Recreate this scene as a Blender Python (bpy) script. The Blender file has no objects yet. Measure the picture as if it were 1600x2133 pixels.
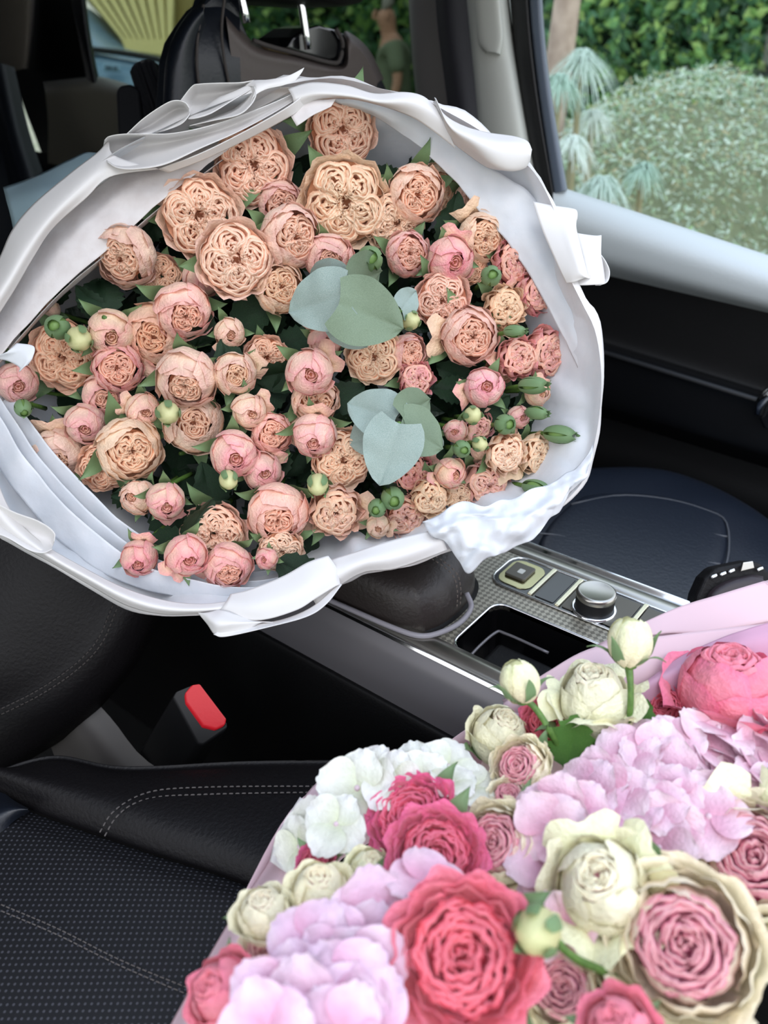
import bpy, math, random
import numpy as np
from mathutils import Vector, Matrix, noise
random.seed(7)
SC = bpy.context.scene
COL = SC.collection
# ------------------------------------------------------------------ camera, sky, exposure
F, H, PITCH, AZ = 1650.0, 1.37, 30.0, 38.0          # frame taken as 1600 x 2133
_p, _a = math.radians(PITCH), math.radians(AZ)
FW = Vector((math.cos(_a)*math.cos(_p), math.sin(_a)*math.cos(_p), -math.sin(_p)))
RT = Vector((math.sin(_a), -math.cos(_a), 0.0))
UP = RT.cross(FW)
CAM = Vector((0, 0, H))
cd = bpy.data.cameras.new('camera'); cam = bpy.data.objects.new('camera', cd); COL.objects.link(cam)
M = Matrix((RT, UP, -FW)).transposed().to_4x4(); M.translation = CAM
cam.matrix_world = M
cd.sensor_fit = 'VERTICAL'; cd.sensor_height = 36.0; cd.lens = 36.0*F/2133.0
cd.clip_start = 0.02; cd.clip_end = 200
cd.dof.use_dof = True; cd.dof.focus_distance = 0.80; cd.dof.aperture_fstop = 5.0
SC.camera = cam
W = bpy.data.worlds.new('sky'); SC.world = W; W.use_nodes = True
nt = W.node_tree; nt.nodes.clear()
wo = nt.nodes.new('ShaderNodeOutputWorld'); bg = nt.nodes.new('ShaderNodeBackground')
tc = nt.nodes.new('ShaderNodeTexCoord'); sx = nt.nodes.new('ShaderNodeSeparateXYZ'); cr = nt.nodes.new('ShaderNodeValToRGB')
nt.links.new(tc.outputs['Generated'], sx.inputs[0]); nt.links.new(sx.outputs['Z'], cr.inputs[0])
nt.links.new(cr.outputs[0], bg.inputs[0]); nt.links.new(bg.outputs[0], wo.inputs[0])
cr.color_ramp.elements[0].position = 0.0; cr.color_ramp.elements[0].color = (0.97, 0.95, 0.94, 1)
cr.color_ramp.elements[1].position = 1.0; cr.color_ramp.elements[1].color = (0.62, 0.76, 1.0, 1)
bg.inputs[1].default_value = 2.0
sd = bpy.data.lights.new('sun', 'SUN'); sun = bpy.data.objects.new('sun', sd); COL.objects.link(sun)
sd.energy = .9; sd.angle = math.radians(25); sd.color = (1.0, 0.96, 0.9)
sun.rotation_euler = (math.radians(38), math.radians(10), math.radians(-60))
SC.view_settings.view_transform = 'Standard'; SC.view_settings.look = 'None'
SC.view_settings.gamma = 1.0; SC.view_settings.use_curve_mapping = False
SC.view_settings.exposure = 0.12
SC.cycles.use_denoising = True
SC.cycles.max_bounces = 8; SC.cycles.transparent_max_bounces = 16
SC.cycles.sample_clamp_indirect = 4.0

# ------------------------------------------------------------------ helpers
def ray(px, py): return FW + RT*((px-800)/F) + UP*((1066.5-py)/F)
def P(px, py, d): return CAM + ray(px, py)*d
def PX(px, py, x): r = ray(px, py); return CAM + r*(x/r.x)
def PZ(px, py, z): r = ray(px, py); return CAM + r*((z-H)/r.z)
def PY(px, py, y): r = ray(px, py); return CAM + r*(y/r.y)
def C(h, a=1.0):
    h = h.lstrip('#'); v = [int(h[i:i+2], 16)/255 for i in (0, 2, 4)]
    return tuple((x/12.92 if x <= .04045 else ((x+.055)/1.055)**2.4) for x in v) + (a,)
def me(name, V, Fc, mat, smooth=True, col=None, uv=None):
    m = bpy.data.meshes.new(name); m.from_pydata([tuple(v) for v in V], [], Fc)
    if smooth: m.polygons.foreach_set('use_smooth', [True]*len(m.polygons))
    if mat: m.materials.append(mat)
    if col is not None:
        a = m.attributes.new('col', 'FLOAT_COLOR', 'POINT')
        a.data.foreach_set('color', np.array(col, dtype=np.float32).reshape(-1, 4).ravel())
    m.update(); return m
def ob(name, mesh, parent=None, mw=None, color=None, kind=None, label=None):
    o = bpy.data.objects.new(name, mesh); COL.objects.link(o)
    if parent is not None: o.parent = parent
    if mw is not None: o.matrix_local = mw
    if color: o.color = color
    if kind: o['kind'] = kind
    if label: o['label'] = label
    return o
def tag(o, label, cat, group=None, kind=None):
    o['label'] = label; o['category'] = cat
    if group: o['group'] = group
    if kind: o['kind'] = kind
    return o
def thing(name, label, cat, loc=(0, 0, 0), group=None, mw=None):
    o = bpy.data.objects.new(name, None); COL.objects.link(o); o.empty_display_size = .02
    if mw is not None: o.matrix_world = mw
    else: o.location = loc
    return tag(o, label, cat, group)
def wpart(name, V, Fc, mat, parent=None, **k):
    """mesh from world-space points, parented to an empty that sits at its own place"""
    sm = k.pop('smooth', True); col = k.pop('col', None)
    V = [Vector(v) for v in V]
    if parent is not None:
        off = parent.location.copy() if parent.parent is None else parent.parent.location + parent.location
        V = [v-off for v in V]; return ob(name, me(name, V, Fc, mat, sm, col), parent, **k)
    c = sum(V, Vector())/len(V)
    o = ob(name, me(name, [v-c for v in V], Fc, mat, sm, col), None, **k); o.location = c
    return o
def setlinks(n, l): n.links.new(*l)
def mat(name, color, rough=.6, metal=0.0, spec=.5, bump=None, noisecol=None, trans=0.0, coat=0.0, sheen=0.0, emit=None):
    m = bpy.data.materials.new(name); m.use_nodes = True; t = m.node_tree; b = t.nodes['Principled BSDF']
    if isinstance(color, str): color = C(color)
    b.inputs['Base Color'].default_value = color
    b.inputs['Roughness'].default_value = rough; b.inputs['Metallic'].default_value = metal
    b.inputs['Specular IOR Level'].default_value = spec
    b.inputs['Coat Weight'].default_value = coat; b.inputs['Coat Roughness'].default_value = .15
    b.inputs['Sheen Weight'].default_value = sheen
    if emit: b.inputs['Emission Color'].default_value = emit; b.inputs['Emission Strength'].default_value = 1
    co = t.nodes.new('ShaderNodeTexCoord')
    if noisecol:
        c2, sc, *amt = noisecol
        n = t.nodes.new('ShaderNodeTexNoise'); n.inputs['Scale'].default_value = sc; n.inputs['Detail'].default_value = 5
        r = t.nodes.new('ShaderNodeValToRGB'); r.color_ramp.elements[0].position = .35; r.color_ramp.elements[1].position = .65
        r.color_ramp.elements[0].color = color; r.color_ramp.elements[1].color = C(c2) if isinstance(c2, str) else c2
        t.links.new(co.outputs['Object'], n.inputs['Vector']); t.links.new(n.outputs[0], r.inputs[0]); t.links.new(r.outputs[0], b.inputs['Base Color'])
    if bump:
        sc, st = bump[:2]
        n = t.nodes.new('ShaderNodeTexNoise'); n.inputs['Scale'].default_value = sc; n.inputs['Detail'].default_value = 4
        bm_ = t.nodes.new('ShaderNodeBump'); bm_.inputs['Strength'].default_value = st; bm_.inputs['Distance'].default_value = .002
        t.links.new(co.outputs['Object'], n.inputs['Vector']); t.links.new(n.outputs[0], bm_.inputs['Height']); t.links.new(bm_.outputs[0], b.inputs['Normal'])
    if trans > 0:
        tr = t.nodes.new('ShaderNodeBsdfTranslucent'); mx = t.nodes.new('ShaderNodeMixShader'); mx.inputs[0].default_value = trans
        tr.inputs[0].default_value = color
        out = t.nodes['Material Output']
        t.links.new(b.outputs[0], mx.inputs[1]); t.links.new(tr.outputs[0], mx.inputs[2]); t.links.new(mx.outputs[0], out.inputs[0])
    return m
def petal_mat(name, deep, light, edge, base, trans=.28, rough=.55, vein=.25):
    """col.r: deep->light, col.g: edge tint (scaled by the object's alpha), col.b: green base"""
    m = bpy.data.materials.new(name); m.use_nodes = True; t = m.node_tree; b = t.nodes['Principled BSDF']; N = t.nodes.new; L = t.links.new
    at = N('ShaderNodeAttribute'); at.attribute_name = 'col'; sp = N('ShaderNodeSeparateColor'); L(at.outputs['Color'], sp.inputs[0])
    oi = N('ShaderNodeObjectInfo'); co = N('ShaderNodeTexCoord')
    def mix(a, bb, f, bt='MIX'):
        x = N('ShaderNodeMix'); x.data_type = 'RGBA'; x.blend_type = bt
        for s, v in ((x.inputs[6], a), (x.inputs[7], bb), (x.inputs[0], f)):
            if isinstance(v, (tuple, float)): s.default_value = v
            else: L(v, s)
        return x.outputs[2]
    c1 = mix(C(deep), C(light), sp.outputs[0])
    mm = N('ShaderNodeMath'); mm.operation = 'MULTIPLY'; L(sp.outputs[1], mm.inputs[0]); L(oi.outputs['Alpha'], mm.inputs[1])
    c2 = mix(c1, C(edge), mm.outputs[0]); c3 = mix(c2, C(base), sp.outputs[2])
    n = N('ShaderNodeTexNoise'); n.inputs['Scale'].default_value = 2.2; n.inputs['Detail'].default_value = 6; L(co.outputs['Object'], n.inputs['Vector'])
    r = N('ShaderNodeMapRange'); r.inputs[1].default_value = .3; r.inputs[2].default_value = .7; r.inputs[3].default_value = .86; r.inputs[4].default_value = 1.08; L(n.outputs[0], r.inputs[0])
    cb = N('ShaderNodeCombineColor'); [L(r.outputs[0], cb.inputs[i]) for i in range(3)]
    c4 = mix(c3, cb.outputs[0], 1.0, 'MULTIPLY'); c5 = mix(c4, oi.outputs['Color'], 1.0, 'MULTIPLY')
    L(c5, b.inputs['Base Color']); b.inputs['Roughness'].default_value = rough; b.inputs['Specular IOR Level'].default_value = .3
    b.inputs['Sheen Weight'].default_value = .15
    n2 = N('ShaderNodeTexNoise'); n2.inputs['Scale'].default_value = 9; n2.inputs['Detail'].default_value = 3; L(co.outputs['Object'], n2.inputs['Vector'])
    bp = N('ShaderNodeBump'); bp.inputs['Strength'].default_value = vein; bp.inputs['Distance'].default_value = .03; L(n2.outputs[0], bp.inputs['Height']); L(bp.outputs[0], b.inputs['Normal'])
    tr = N('ShaderNodeBsdfTranslucent'); L(c5, tr.inputs[0]); mx = N('ShaderNodeMixShader'); mx.inputs[0].default_value = trans
    L(b.outputs[0], mx.inputs[1]); L(tr.outputs[0], mx.inputs[2]); L(mx.outputs[0], t.nodes['Material Output'].inputs[0])
    return m
def glass(name, tint, refl=.06):
    m = bpy.data.materials.new(name); m.use_nodes = True; t = m.node_tree; t.nodes.clear(); N = t.nodes.new
    o = N('ShaderNodeOutputMaterial'); a = N('ShaderNodeBsdfTransparent'); g = N('ShaderNodeBsdfGlossy'); x = N('ShaderNodeMixShader')
    a.inputs[0].default_value = tint; g.inputs['Roughness'].default_value = .02; x.inputs[0].default_value = refl
    t.links.new(a.outputs[0], x.inputs[1]); t.links.new(g.outputs[0], x.inputs[2]); t.links.new(x.outputs[0], o.inputs[0]); return m
def cr1(p, t):
    """Catmull-Rom through the rows of p at t in 0..1"""
    n = len(p)
    if n == 2: return p[0]*(1-t)+p[1]*t
    x = t*(n-1); i = min(int(x), n-2); f = x-i
    a = p[i-1] if i > 0 else p[0]*2-p[1]; b = p[i]; c = p[i+1]; d = p[i+2] if i+2 < n else p[n-1]*2-p[n-2]
    return .5*((2*b)+(c-a)*f+(2*a-5*b+4*c-d)*f*f+(3*b-a-3*c+d)*f*f*f)
def loft(rows, nu=24, nv=None, closed=False, fn=None):
    """rows: lists of points; smooth surface through them"""
    nv = nv or (len(rows)-1)*6
    R = []
    for r in rows:
        r = [Vector(q) for q in r]
        if closed:
            k = len(r); rr = r[-2:]+r+r[:3]; n2 = len(rr)
            R.append([cr1(rr, (2+k*i/nu)/(n2-1)) for i in range(nu)])
        else: R.append([cr1(r, i/nu) for i in range(nu+1)])
    w = len(R[0]); V = []
    for j in range(nv+1):
        for i in range(w): V.append(cr1([r[i] for r in R], j/nv))
    if fn: V = [fn(v, (k % w)/max(1, w-1), (k//w)/nv) for k, v in enumerate(V)]
    Fc = []
    for j in range(nv):
        for i in range(nu if closed else nu):
            a = j*w+i; b = j*w+(i+1) % w if closed else j*w+i+1
            c = b+w; d = a+w
            Fc.append((a, b, c, d))
    return V, Fc
def tube(pts, rad, n=8, seg=None, cap=True):
    pts = [Vector(p) for p in pts]; seg = seg or (len(pts)-1)*4
    Q = [cr1(pts, i/seg) for i in range(seg+1)]; V = []; Fc = []
    up = Vector((0, 0, 1)); 
    for i, q in enumerate(Q):
        t = (Q[min(i+1, seg)]-Q[max(i-1, 0)]).normalized()
        if abs(t.dot(up)) > .95: up = Vector((1, 0, 0))
        a = t.cross(up).normalized(); b = t.cross(a)
        r = rad(i/seg) if callable(rad) else rad
        V += [q+(a*math.cos(k*2*math.pi/n)+b*math.sin(k*2*math.pi/n))*r for k in range(n)]
    for i in range(seg):
        for k in range(n): Fc.append((i*n+k, i*n+(k+1) % n, (i+1)*n+(k+1) % n, (i+1)*n+k))
    if cap: Fc.append(tuple(range(n))[::-1]); Fc.append(tuple(seg*n+k for k in range(n)))
    return V, Fc
def join(*parts):
    V = []; Fc = []
    for v, f in parts:
        o = len(V); V += list(v); Fc += [tuple(i+o for i in q) for q in f]
    return V, Fc
def slab(poly, ext, bev=0.0):
    """closed prism from a world polygon pushed along ext (a vector)"""
    n = len(poly); poly = [Vector(p) for p in poly]; ext = Vector(ext)
    V = poly+[p+ext for p in poly]
    return V, [tuple(range(n)), tuple(range(2*n-1, n-1, -1))]+[(i, i+n, (i+1) % n+n, (i+1) % n) for i in range(n)]
def bevel(o, w, s=3):
    m = o.modifiers.new('b', 'BEVEL'); m.width = w; m.segments = s; m.limit_method = 'ANGLE'; m.angle_limit = math.radians(30); return o
def solid(o, th, off=-1):
    m = o.modifiers.new('s', 'SOLIDIFY'); m.thickness = th; m.offset = off; return o
def smoothpoly(pts, n):
    """closed Catmull-Rom loop resampled to n points"""
    p = [Vector(q) for q in pts]; k = len(p); rr = p[-2:]+p+p[:3]; n2 = len(rr)
    return [cr1(rr, (2+k*i/n)/(n2-1)) for i in range(n)]
def pillow(outline, up, h, n=64, rings=9, edge=.5, skirt=.05, fn=None):
    """soft pad filling an outline, rising h along up with rounded edges and a skirt below"""
    o = smoothpoly(outline, n); c = sum(o, Vector())/n; up = Vector(up); V = [p-up*skirt for p in o]
    for k in range(rings+1):
        s = 1-(k/rings)**1.3*1.0 if k < rings else 0.0
        z = h*(1-(max(0, s))**(2/edge))**.5 if s < 1 else 0
        for p in o:
            q = c+(p-c)*s+up*z
            V.append(fn(q) if fn else q)
    Fc = []
    for j in range(rings+1):
        for i in range(n): Fc.append((j*n+i, j*n+(i+1) % n, (j+1)*n+(i+1) % n, (j+1)*n+i))
    return V, Fc
def stitches(path, L=.0045, gap=.003, r=.0007, up=(0, 0, 1), off=0.0):
    pts = [Vector(p) for p in path]; Q = [cr1(pts, i/300) for i in range(301)]
    cum = [0.0]
    for i in range(300): cum.append(cum[-1]+(Q[i+1]-Q[i]).length)
    def at(s):
        k = int(np.searchsorted(cum, s)); k = min(max(k, 1), 300); f = (s-cum[k-1])/max(1e-9, cum[k]-cum[k-1])
        return Q[k-1].lerp(Q[k], f)
    V = []; Fc = []; s = 0; up = Vector(up)
    while s+L < cum[-1]:
        a = at(s)+up*off; b = at(s+L)+up*off; t = (b-a).normalized(); w = t.cross(up).normalized()*r; h = up*r*1.3; k = len(V)
        V += [a-w, a+w, b+w, b-w, a+t*L*.2-w*.7+h, a+t*L*.2+w*.7+h, b-t*L*.2+w*.7+h, b-t*L*.2-w*.7+h]
        Fc += [(k+4, k+5, k+6, k+7), (k, k+1, k+5, k+4), (k+1, k+2, k+6, k+5), (k+2, k+3, k+7, k+6), (k+3, k, k+4, k+7)]
        s += L+gap
    return V, Fc
def nz(v, s=1.0): return noise.noise(Vector(v)*s)

# ------------------------------------------------------------------ materials
M_ = {}
M_['paper'] = mat('white_paper', '#ebe9e8', .42, trans=.25, bump=(30, .05), spec=.4)
M_['tissue'] = mat('tissue_paper', '#e2dcdb', .8, trans=.25, bump=(90, .5), noisecol=('#ece8e8', 60), spec=.2)
M_['tissue2'] = mat('crinkled_tissue', '#e9edf2', .7, trans=.3, bump=(60, .6), noisecol=('#f2f4f8', 40), spec=.2)
M_['plastic_blue'] = mat('pale_blue_plastic', '#a9c3cd', .3, trans=.2, bump=(12, .3))
M_['pinkpaper'] = mat('pink_paper', '#ecd0d7', .5, trans=.3, bump=(30, .05))
M_['pinktissue'] = mat('pink_tissue', '#dfb4cc', .7, trans=.35, bump=(50, .3))
M_['leaf'] = mat('rose_leaf', '#182f1e', .36, noisecol=('#223f26', 40), bump=(120, .6), trans=.08)
M_['leaf2'] = mat('light_leaf', '#4d7a34', .45, noisecol=('#5f8a3d', 60), bump=(160, .6), trans=.2)
M_['sepal'] = mat('sepal_green', '#86a276', .55, noisecol=('#67875a', 120), trans=.2)
M_['greenbud'] = mat('green_bud', '#7f9f58', .5, noisecol=('#688a48', 90), trans=.15)
M_['stem'] = mat('stem_green', '#5c7f38', .5, noisecol=('#47682c', 200))
M_['euca'] = mat('eucalyptus', '#8b9f97', .5, noisecol=('#a6b6b0', 90), bump=(200, .35), trans=.08)
M_['euca2'] = mat('eucalyptus_green', '#6d8068', .45, noisecol=('#80937a', 90), bump=(200, .35), trans=.08)
M_['peach'] = petal_mat('peach_petal', '#f4a67c', '#ffe0c6', '#f2a3ac', '#dccf98', trans=.2)
M_['cream'] = petal_mat('cream_petal', '#e8749e', '#fcf7da', '#fbf1da', '#ebf0c0', trans=.14)
M_['coral'] = petal_mat('coral_petal', '#dd4a60', '#f594a3', '#ea6398', '#f0a0a8', trans=.16)
M_['hydw'] = petal_mat('white_hydrangea_petal', '#d9dcc0', '#f2f2ea', '#eadfe4', '#d3dcae', vein=.2, trans=.15)
M_['hyd'] = petal_mat('hydrangea_petal', '#dc90b2', '#f1dce2', '#d9a8cc', '#e6cccc', vein=.2, trans=.14)
M_['seat'] = mat('black_leather', '#0d0b0d', .52, bump=(260, .35), spec=.25)
M_['seatnavy'] = mat('navy_black_leather', '#0f141d', .42, bump=(200, .25), spec=.5)
M_['seatsheen'] = mat('navy_leather_sheen', '#151b26', .36, bump=(200, .25), spec=.6)  # copy of the navy seat leather, blue-grey sheen put into the base colour
M_['ribbed'] = mat('ribbed_plastic', '#1c1d22', .45)
M_['grey2'] = mat('brown_thread', '#6a5f58', .8)
M_['brownpanel'] = mat('brown_grey_leather', '#4a413e', .5, bump=(200, .2))
M_['blackplastic'] = mat('black_plastic', '#060607', .55, bump=(300, .2), spec=.25)
M_['gloss'] = mat('gloss_black', '#0b0b0d', .12, coat=.5)
M_['thread'] = mat('grey_thread', '#4c4745', .8)
M_['darkthread'] = mat('dark_thread', '#3a3533', .8)
M_['carpet'] = mat('black_carpet', '#040404', .95, bump=(400, .8))
M_['trimlight'] = mat('light_grey_trim', '#c4c6bf', .6, bump=(250, .1))
M_['trimblue'] = mat('pale_grey_pad', '#b9c0c2', .42, bump=(260, .2))
M_['trimdark'] = mat('dark_grey_trim', '#494b50', .5)
M_['framegrey'] = mat('window_frame_grey', '#5a6472', .4)
M_['rubber'] = mat('black_rubber', '#08080a', .5)
M_['silver'] = mat('brushed_silver', '#b9b6ae', .28, metal=1.0)
M_['chrome'] = mat('chrome', '#e6e8ea', .07, metal=1.0)
M_['red'] = mat('red_plastic', '#d3202c', .4, bump=(200, .1))
M_['cable'] = mat('grey_cable', '#8d8a91', .45)
M_['sidegrey'] = mat('console_side_grey', '#6d6b6e', .3, metal=.3)
M_['screengl'] = mat('button_grey', '#5b5850', .35, metal=.3)
M_['glassclear'] = glass('clear_glass', (.93, .96, .95, 1), .03)
M_['glasstint'] = glass('tinted_glass', (.48, .52, .48, 1), .04)

# ------------------------------------------------------------------ car shell (structure): +Y is the rear, +X the far side
def struct(name, V, Fc, m, sm=False, parent=None):
    o = wpart(name, V, Fc, m, parent, smooth=sm)
    if parent is None: o['kind'] = 'structure'
    return o
def box(a, b):
    (x0, y0, z0), (x1, y1, z1) = a, b
    return slab([(x0, y0, z0), (x1, y0, z0), (x1, y1, z0), (x0, y1, z0)], (0, 0, z1-z0))
def rowline(y0, y1, x, za, zb, n=4): return [Vector((x, y0+(y1-y0)*i/n, za+(zb-za)*i/n)) for i in range(n+1)]
def ext(p, q, a, b):
    """line through p,q sampled from a to b (0 at p, 1 at q)"""
    return [p+(q-p)*(a+(b-a)*i/4) for i in range(5)]
# ground outside, and the car's floor
V, Fc = box((-25, -20, -.3), (35, 40, 0)); struct('ground', V, Fc, mat('dry_ground', '#8d8a78', .9, noisecol=('#6f7a58', 3), bump=(30, .6)))
V, Fc = box((-.55, -.6, .30), (1.5, 3.0, .34)); struct('floor', V, Fc, M_['carpet'])
# unseen roof, cut to the rear half to steer light, and rear light block
V, Fc = loft([rowline(.55, 3.0, x, z, z) for x, z in ((-.6, 1.62), (-.2, 1.72), (.45, 1.76), (1.1, 1.72), (1.42, 1.60))], 8, 16)
o = struct('ceiling', V, Fc, M_['trimdark'], True); solid(o, .04, 1)
V, Fc = box((-.6, 3.0, .3), (1.5, 3.06, 1.7)); struct('rear_light_block', V, Fc, M_['blackplastic'])  # unseen, added to stop light leaking in from behind
V, Fc = box((-.66, 1.0, .3), (-.62, 3.06, 1.7)); struct('wall_near', V, Fc, M_['blackplastic'])
# rear bench, dark, at the upper left
b = thing('rear_bench', 'dark rear bench seat in the shadow behind the white bouquet', 'seat', (.5, 2.1, .7))
V, Fc = pillow([(-.42, 1.75, .72), (.45, 1.72, .72), (1.35, 1.75, .72), (1.35, 2.3, .70), (.4, 2.3, .70), (-.42, 2.3, .70)], (0, 0, 1), .06, skirt=.3, edge=.3); wpart('seat', V, Fc, M_['seatnavy'], b)
V, Fc = pillow([(-.42, 2.3, .7), (1.35, 2.3, .7), (1.33, 2.5, 1.22), (.9, 2.52, 1.27), (-.1, 2.52, 1.27), (-.42, 2.5, 1.22)], (0, -.95, .2), .07, skirt=.15, edge=.3); wpart('backrest', V, Fc, M_['seatnavy'], b)

# front door, far side
d1 = thing('door_1', 'far front door with grey padded sill and black lower panel', 'door', (1.45, .4, .9)); d1['kind'] = 'structure'
L = lambda px0, py0, px1, py1, x, a=-1.2, b=1.35: ext(PX(px0, py0, x), PX(px1, py1, x), a, b)
Lr = lambda *q: L(*q, a=-.9, b=1.5)
sa, sb = -.02, 1.6
V, Fc = loft([L(1165, 392, 1600, 535, 1.50, sa, sb), L(1162, 388, 1600, 532, 1.465, sa, sb), L(1160, 405, 1600, 552, 1.43, sa, sb), L(1162, 440, 1600, 580, 1.405, sa, sb), L(1170, 480, 1600, 612, 1.40, sa, sb), L(1190, 530, 1600, 640, 1.41, sa-.3, sb), L(1200, 560, 1600, 652, 1.45, sa-.4, sb)], 16, 36)
wpart('padded_sill', V, Fc, M_['trimblue'], d1)
V, Fc = loft([Lr(1200, 545, 1600, 645, 1.448), Lr(1200, 600, 1600, 665, 1.447), Lr(1230, 690, 1600, 800, 1.44), Lr(1230, 712, 1600, 825, 1.425)], 8, 24); wpart('upper_panel', V, Fc, M_['blackplastic'], d1)
V, Fc = loft([Lr(1230, 708, 1600, 820, 1.43), Lr(1230, 716, 1600, 829, 1.385), Lr(1232, 728, 1600, 842, 1.372), Lr(1235, 745, 1600, 862, 1.375), Lr(1240, 830, 1600, 940, 1.38), Lr(1245, 850, 1600, 960, 1.395), Lr(1245, 865, 1600, 975, 1.42)], 8, 36); wpart('armrest_ledge', V, Fc, mat('door_vinyl', '#07080b', .38, spec=.45), d1)
V, Fc = loft([Lr(1245, 845, 1600, 955, 1.425), Lr(1250, 900, 1600, 1010, 1.42), Lr(1250, 980, 1600, 1080, 1.41), Lr(1240, 1100, 1600, 1200, 1.42), Lr(1240, 1400, 1600, 1500, 1.43)], 8, 30); wpart('lower_panel', V, Fc, M_['blackplastic'], d1)
V, Fc = tube([PX(1583, 860, 1.36), PX(1590, 835, 1.345), PX(1612, 815, 1.345), PX(1660, 805, 1.36)], .011, 12); wpart('door_handle', V, Fc, M_['chrome'], d1)
V, Fc = slab([PX(*q, 1.362) for q in ((1577, 868), (1582, 830), (1605, 800), (1660, 790), (1660, 900), (1590, 895))], (.05, 0, 0)); bevel(wpart('handle_cup', V, Fc, M_['gloss'], d1, smooth=False), .006)
# outer door skin so the door is closed seen from the side
V, Fc = box((1.50, -.7, .35), (1.53, 2.9, 1.06)); wpart('outer_skin', V, Fc, M_['framegrey'], d1, smooth=False)
# window of the front door
w1 = thing('window_1', 'clear front side window looking onto the garden', 'window', (1.47, .3, 1.3)); w1['kind'] = 'structure'
V, Fc = slab([PX(*q, 1.475) for q in ((1120, -60), (1170, 400), (1700, 580), (1900, -60))], (.004, 0, 0)); wpart('pane', V, Fc, M_['glassclear'], w1, smooth=False)
V, Fc = loft([[PX(x, y, X) for x, y in r] for r, X in (([(1128, -60), (1134, 60), (1150, 200), (1182, 392)], 1.50), ([(1126, -60), (1132, 60), (1148, 200), (1180, 395)], 1.44), ([(1112, -60), (1118, 60), (1134, 200), (1164, 400)], 1.43), ([(1098, -60), (1106, 60), (1122, 200), (1152, 405)], 1.44), ([(1098, -60), (1106, 60), (1122, 200), (1152, 405)], 1.50))], 12, 16)
wpart('frame', V, Fc, M_['framegrey'], w1)
# B pillar: trims, belt strip, seal
tp = thing('trim_1', 'light grey pillar trim between the far front and rear windows', 'trim', (1.43, .9, 1.3)); tp['kind'] = 'structure'
def strip(name, rows, m, par, nu=12, nv=None):
    V, Fc = loft([[PX(x, y, X) for x, y in r] for r, X in rows], nu, nv); return wpart(name, V, Fc, m, par)
strip('seal', [([(1058, -60), (1070, 80), (1092, 240), (1125, 420)], 1.47), ([(1060, -60), (1072, 80), (1094, 240), (1128, 420)], 1.435), ([(1080, -60), (1090, 80), (1112, 240), (1145, 420)], 1.43), ([(1098, -60), (1108, 80), (1128, 240), (1158, 420)], 1.435), ([(1100, -60), (1110, 80), (1130, 240), (1160, 420)], 1.49)], M_['rubber'], tp)
strip('pillar_cover', [([(960, -60), (970, 80), (985, 240), (1010, 420)], 1.47), ([(962, -60), (972, 80), (987, 240), (1012, 420)], 1.42), ([(1000, -60), (1008, 80), (1030, 240), (1060, 420)], 1.40), ([(1035, -60), (1048, 80), (1075, 240), (1105, 420)], 1.405), ([(1050, -60), (1064, 80), (1090, 240), (1122, 420)], 1.43), ([(1056, -60), (1072, 80), (1098, 240), (1130, 420)], 1.48)], M_['trimlight'], tp, nv=30)
strip('adjuster_cover', [([(985, -40), (992, 40), (998, 90), (1010, 112)], 1.412), ([(987, -40), (994, 40), (1000, 88), (1012, 108)], 1.388), ([(1010, -40), (1016, 30), (1022, 80), (1025, 108)], 1.382), ([(1035, -40), (1042, 30), (1046, 80), (1040, 112)], 1.386), ([(1038, -40), (1045, 30), (1049, 84), (1042, 116)], 1.41)], M_['trimlight'], tp, nv=24)
strip('pillar_rear_side', [([(850, -60), (855, 60), (865, 180), (880, 300)], 1.55), ([(851, -60), (856, 60), (866, 180), (881, 300)], 1.47), ([(880, -60), (885, 60), (895, 180), (915, 300)], 1.45), ([(925, -60), (930, 60), (945, 180), (975, 300)], 1.45)], mat('brown_grey_trim', '#6b6866', .6), tp)
bs = thing('seat_belt', 'black seat belt hanging down the grey pillar of the far front seat', 'seat belt', (1.38, .95, 1.3))
strip('webbing', [([(903, -60), (912, 60), (925, 160), (945, 320)], 1.385), ([(930, -60), (938, 60), (952, 160), (975, 320)], 1.375), ([(968, -60), (978, 60), (988, 160), (1002, 320)], 1.385)], mat('belt_webbing', '#26262c', .55, bump=(500, .3)), bs)
# rear far door: bar between panes, sill, rear trim
d2 = thing('door_2', 'far rear door with dull grey sill below the tinted window', 'door', (1.45, 2.0, 1.1)); d2['kind'] = 'structure'
strip('window_bar', [([(138, -60), (160, 60), (185, 190)], 1.5), ([(140, -60), (162, 60), (187, 190)], 1.42), ([(168, -60), (185, 80), (205, 190)], 1.41), ([(172, -60), (190, 80), (212, 190)], 1.5)], M_['seatnavy'], d2)
strip('rear_pillar', [([(20, -80), (30, 150), (90, 330)], 1.47), ([(80, -80), (110, 120), (130, 330)], 1.45), ([(150, -80), (180, 120), (215, 330)], 1.46)], M_['blackplastic'], d2)
strip('sill', [([(90, 170), (150, 163), (210, 160), (300, 185), (420, 215), (700, 290), (900, 330)], 1.47), ([(92, 176), (150, 168), (210, 166), (300, 190), (420, 220), (700, 296), (900, 338)], 1.42), ([(95, 200), (150, 195), (210, 195), (300, 220), (420, 260), (700, 330), (900, 380)], 1.39), ([(100, 260), (150, 265), (210, 270), (300, 300), (420, 340), (700, 420), (900, 470)], 1.40), ([(100, 340), (150, 350), (210, 360), (300, 380), (420, 420), (700, 500), (900, 560)], 1.44)], mat('dull_grey_trim', '#7d7a70', .55), d2, nu=30, nv=28)
strip('lower_panel', [([(-200, 260), (100, 320), (500, 420), (1000, 560)], 1.45), ([(-200, 420), (100, 480), (500, 620), (1000, 760)], 1.44), ([(-200, 900), (100, 1000), (500, 1100), (1000, 1200)], 1.44)], M_['blackplastic'], d2)
w2 = thing('window_2', 'tinted rear side window behind the far headrest', 'window', (1.47, 1.5, 1.4)); w2['kind'] = 'structure'
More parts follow.
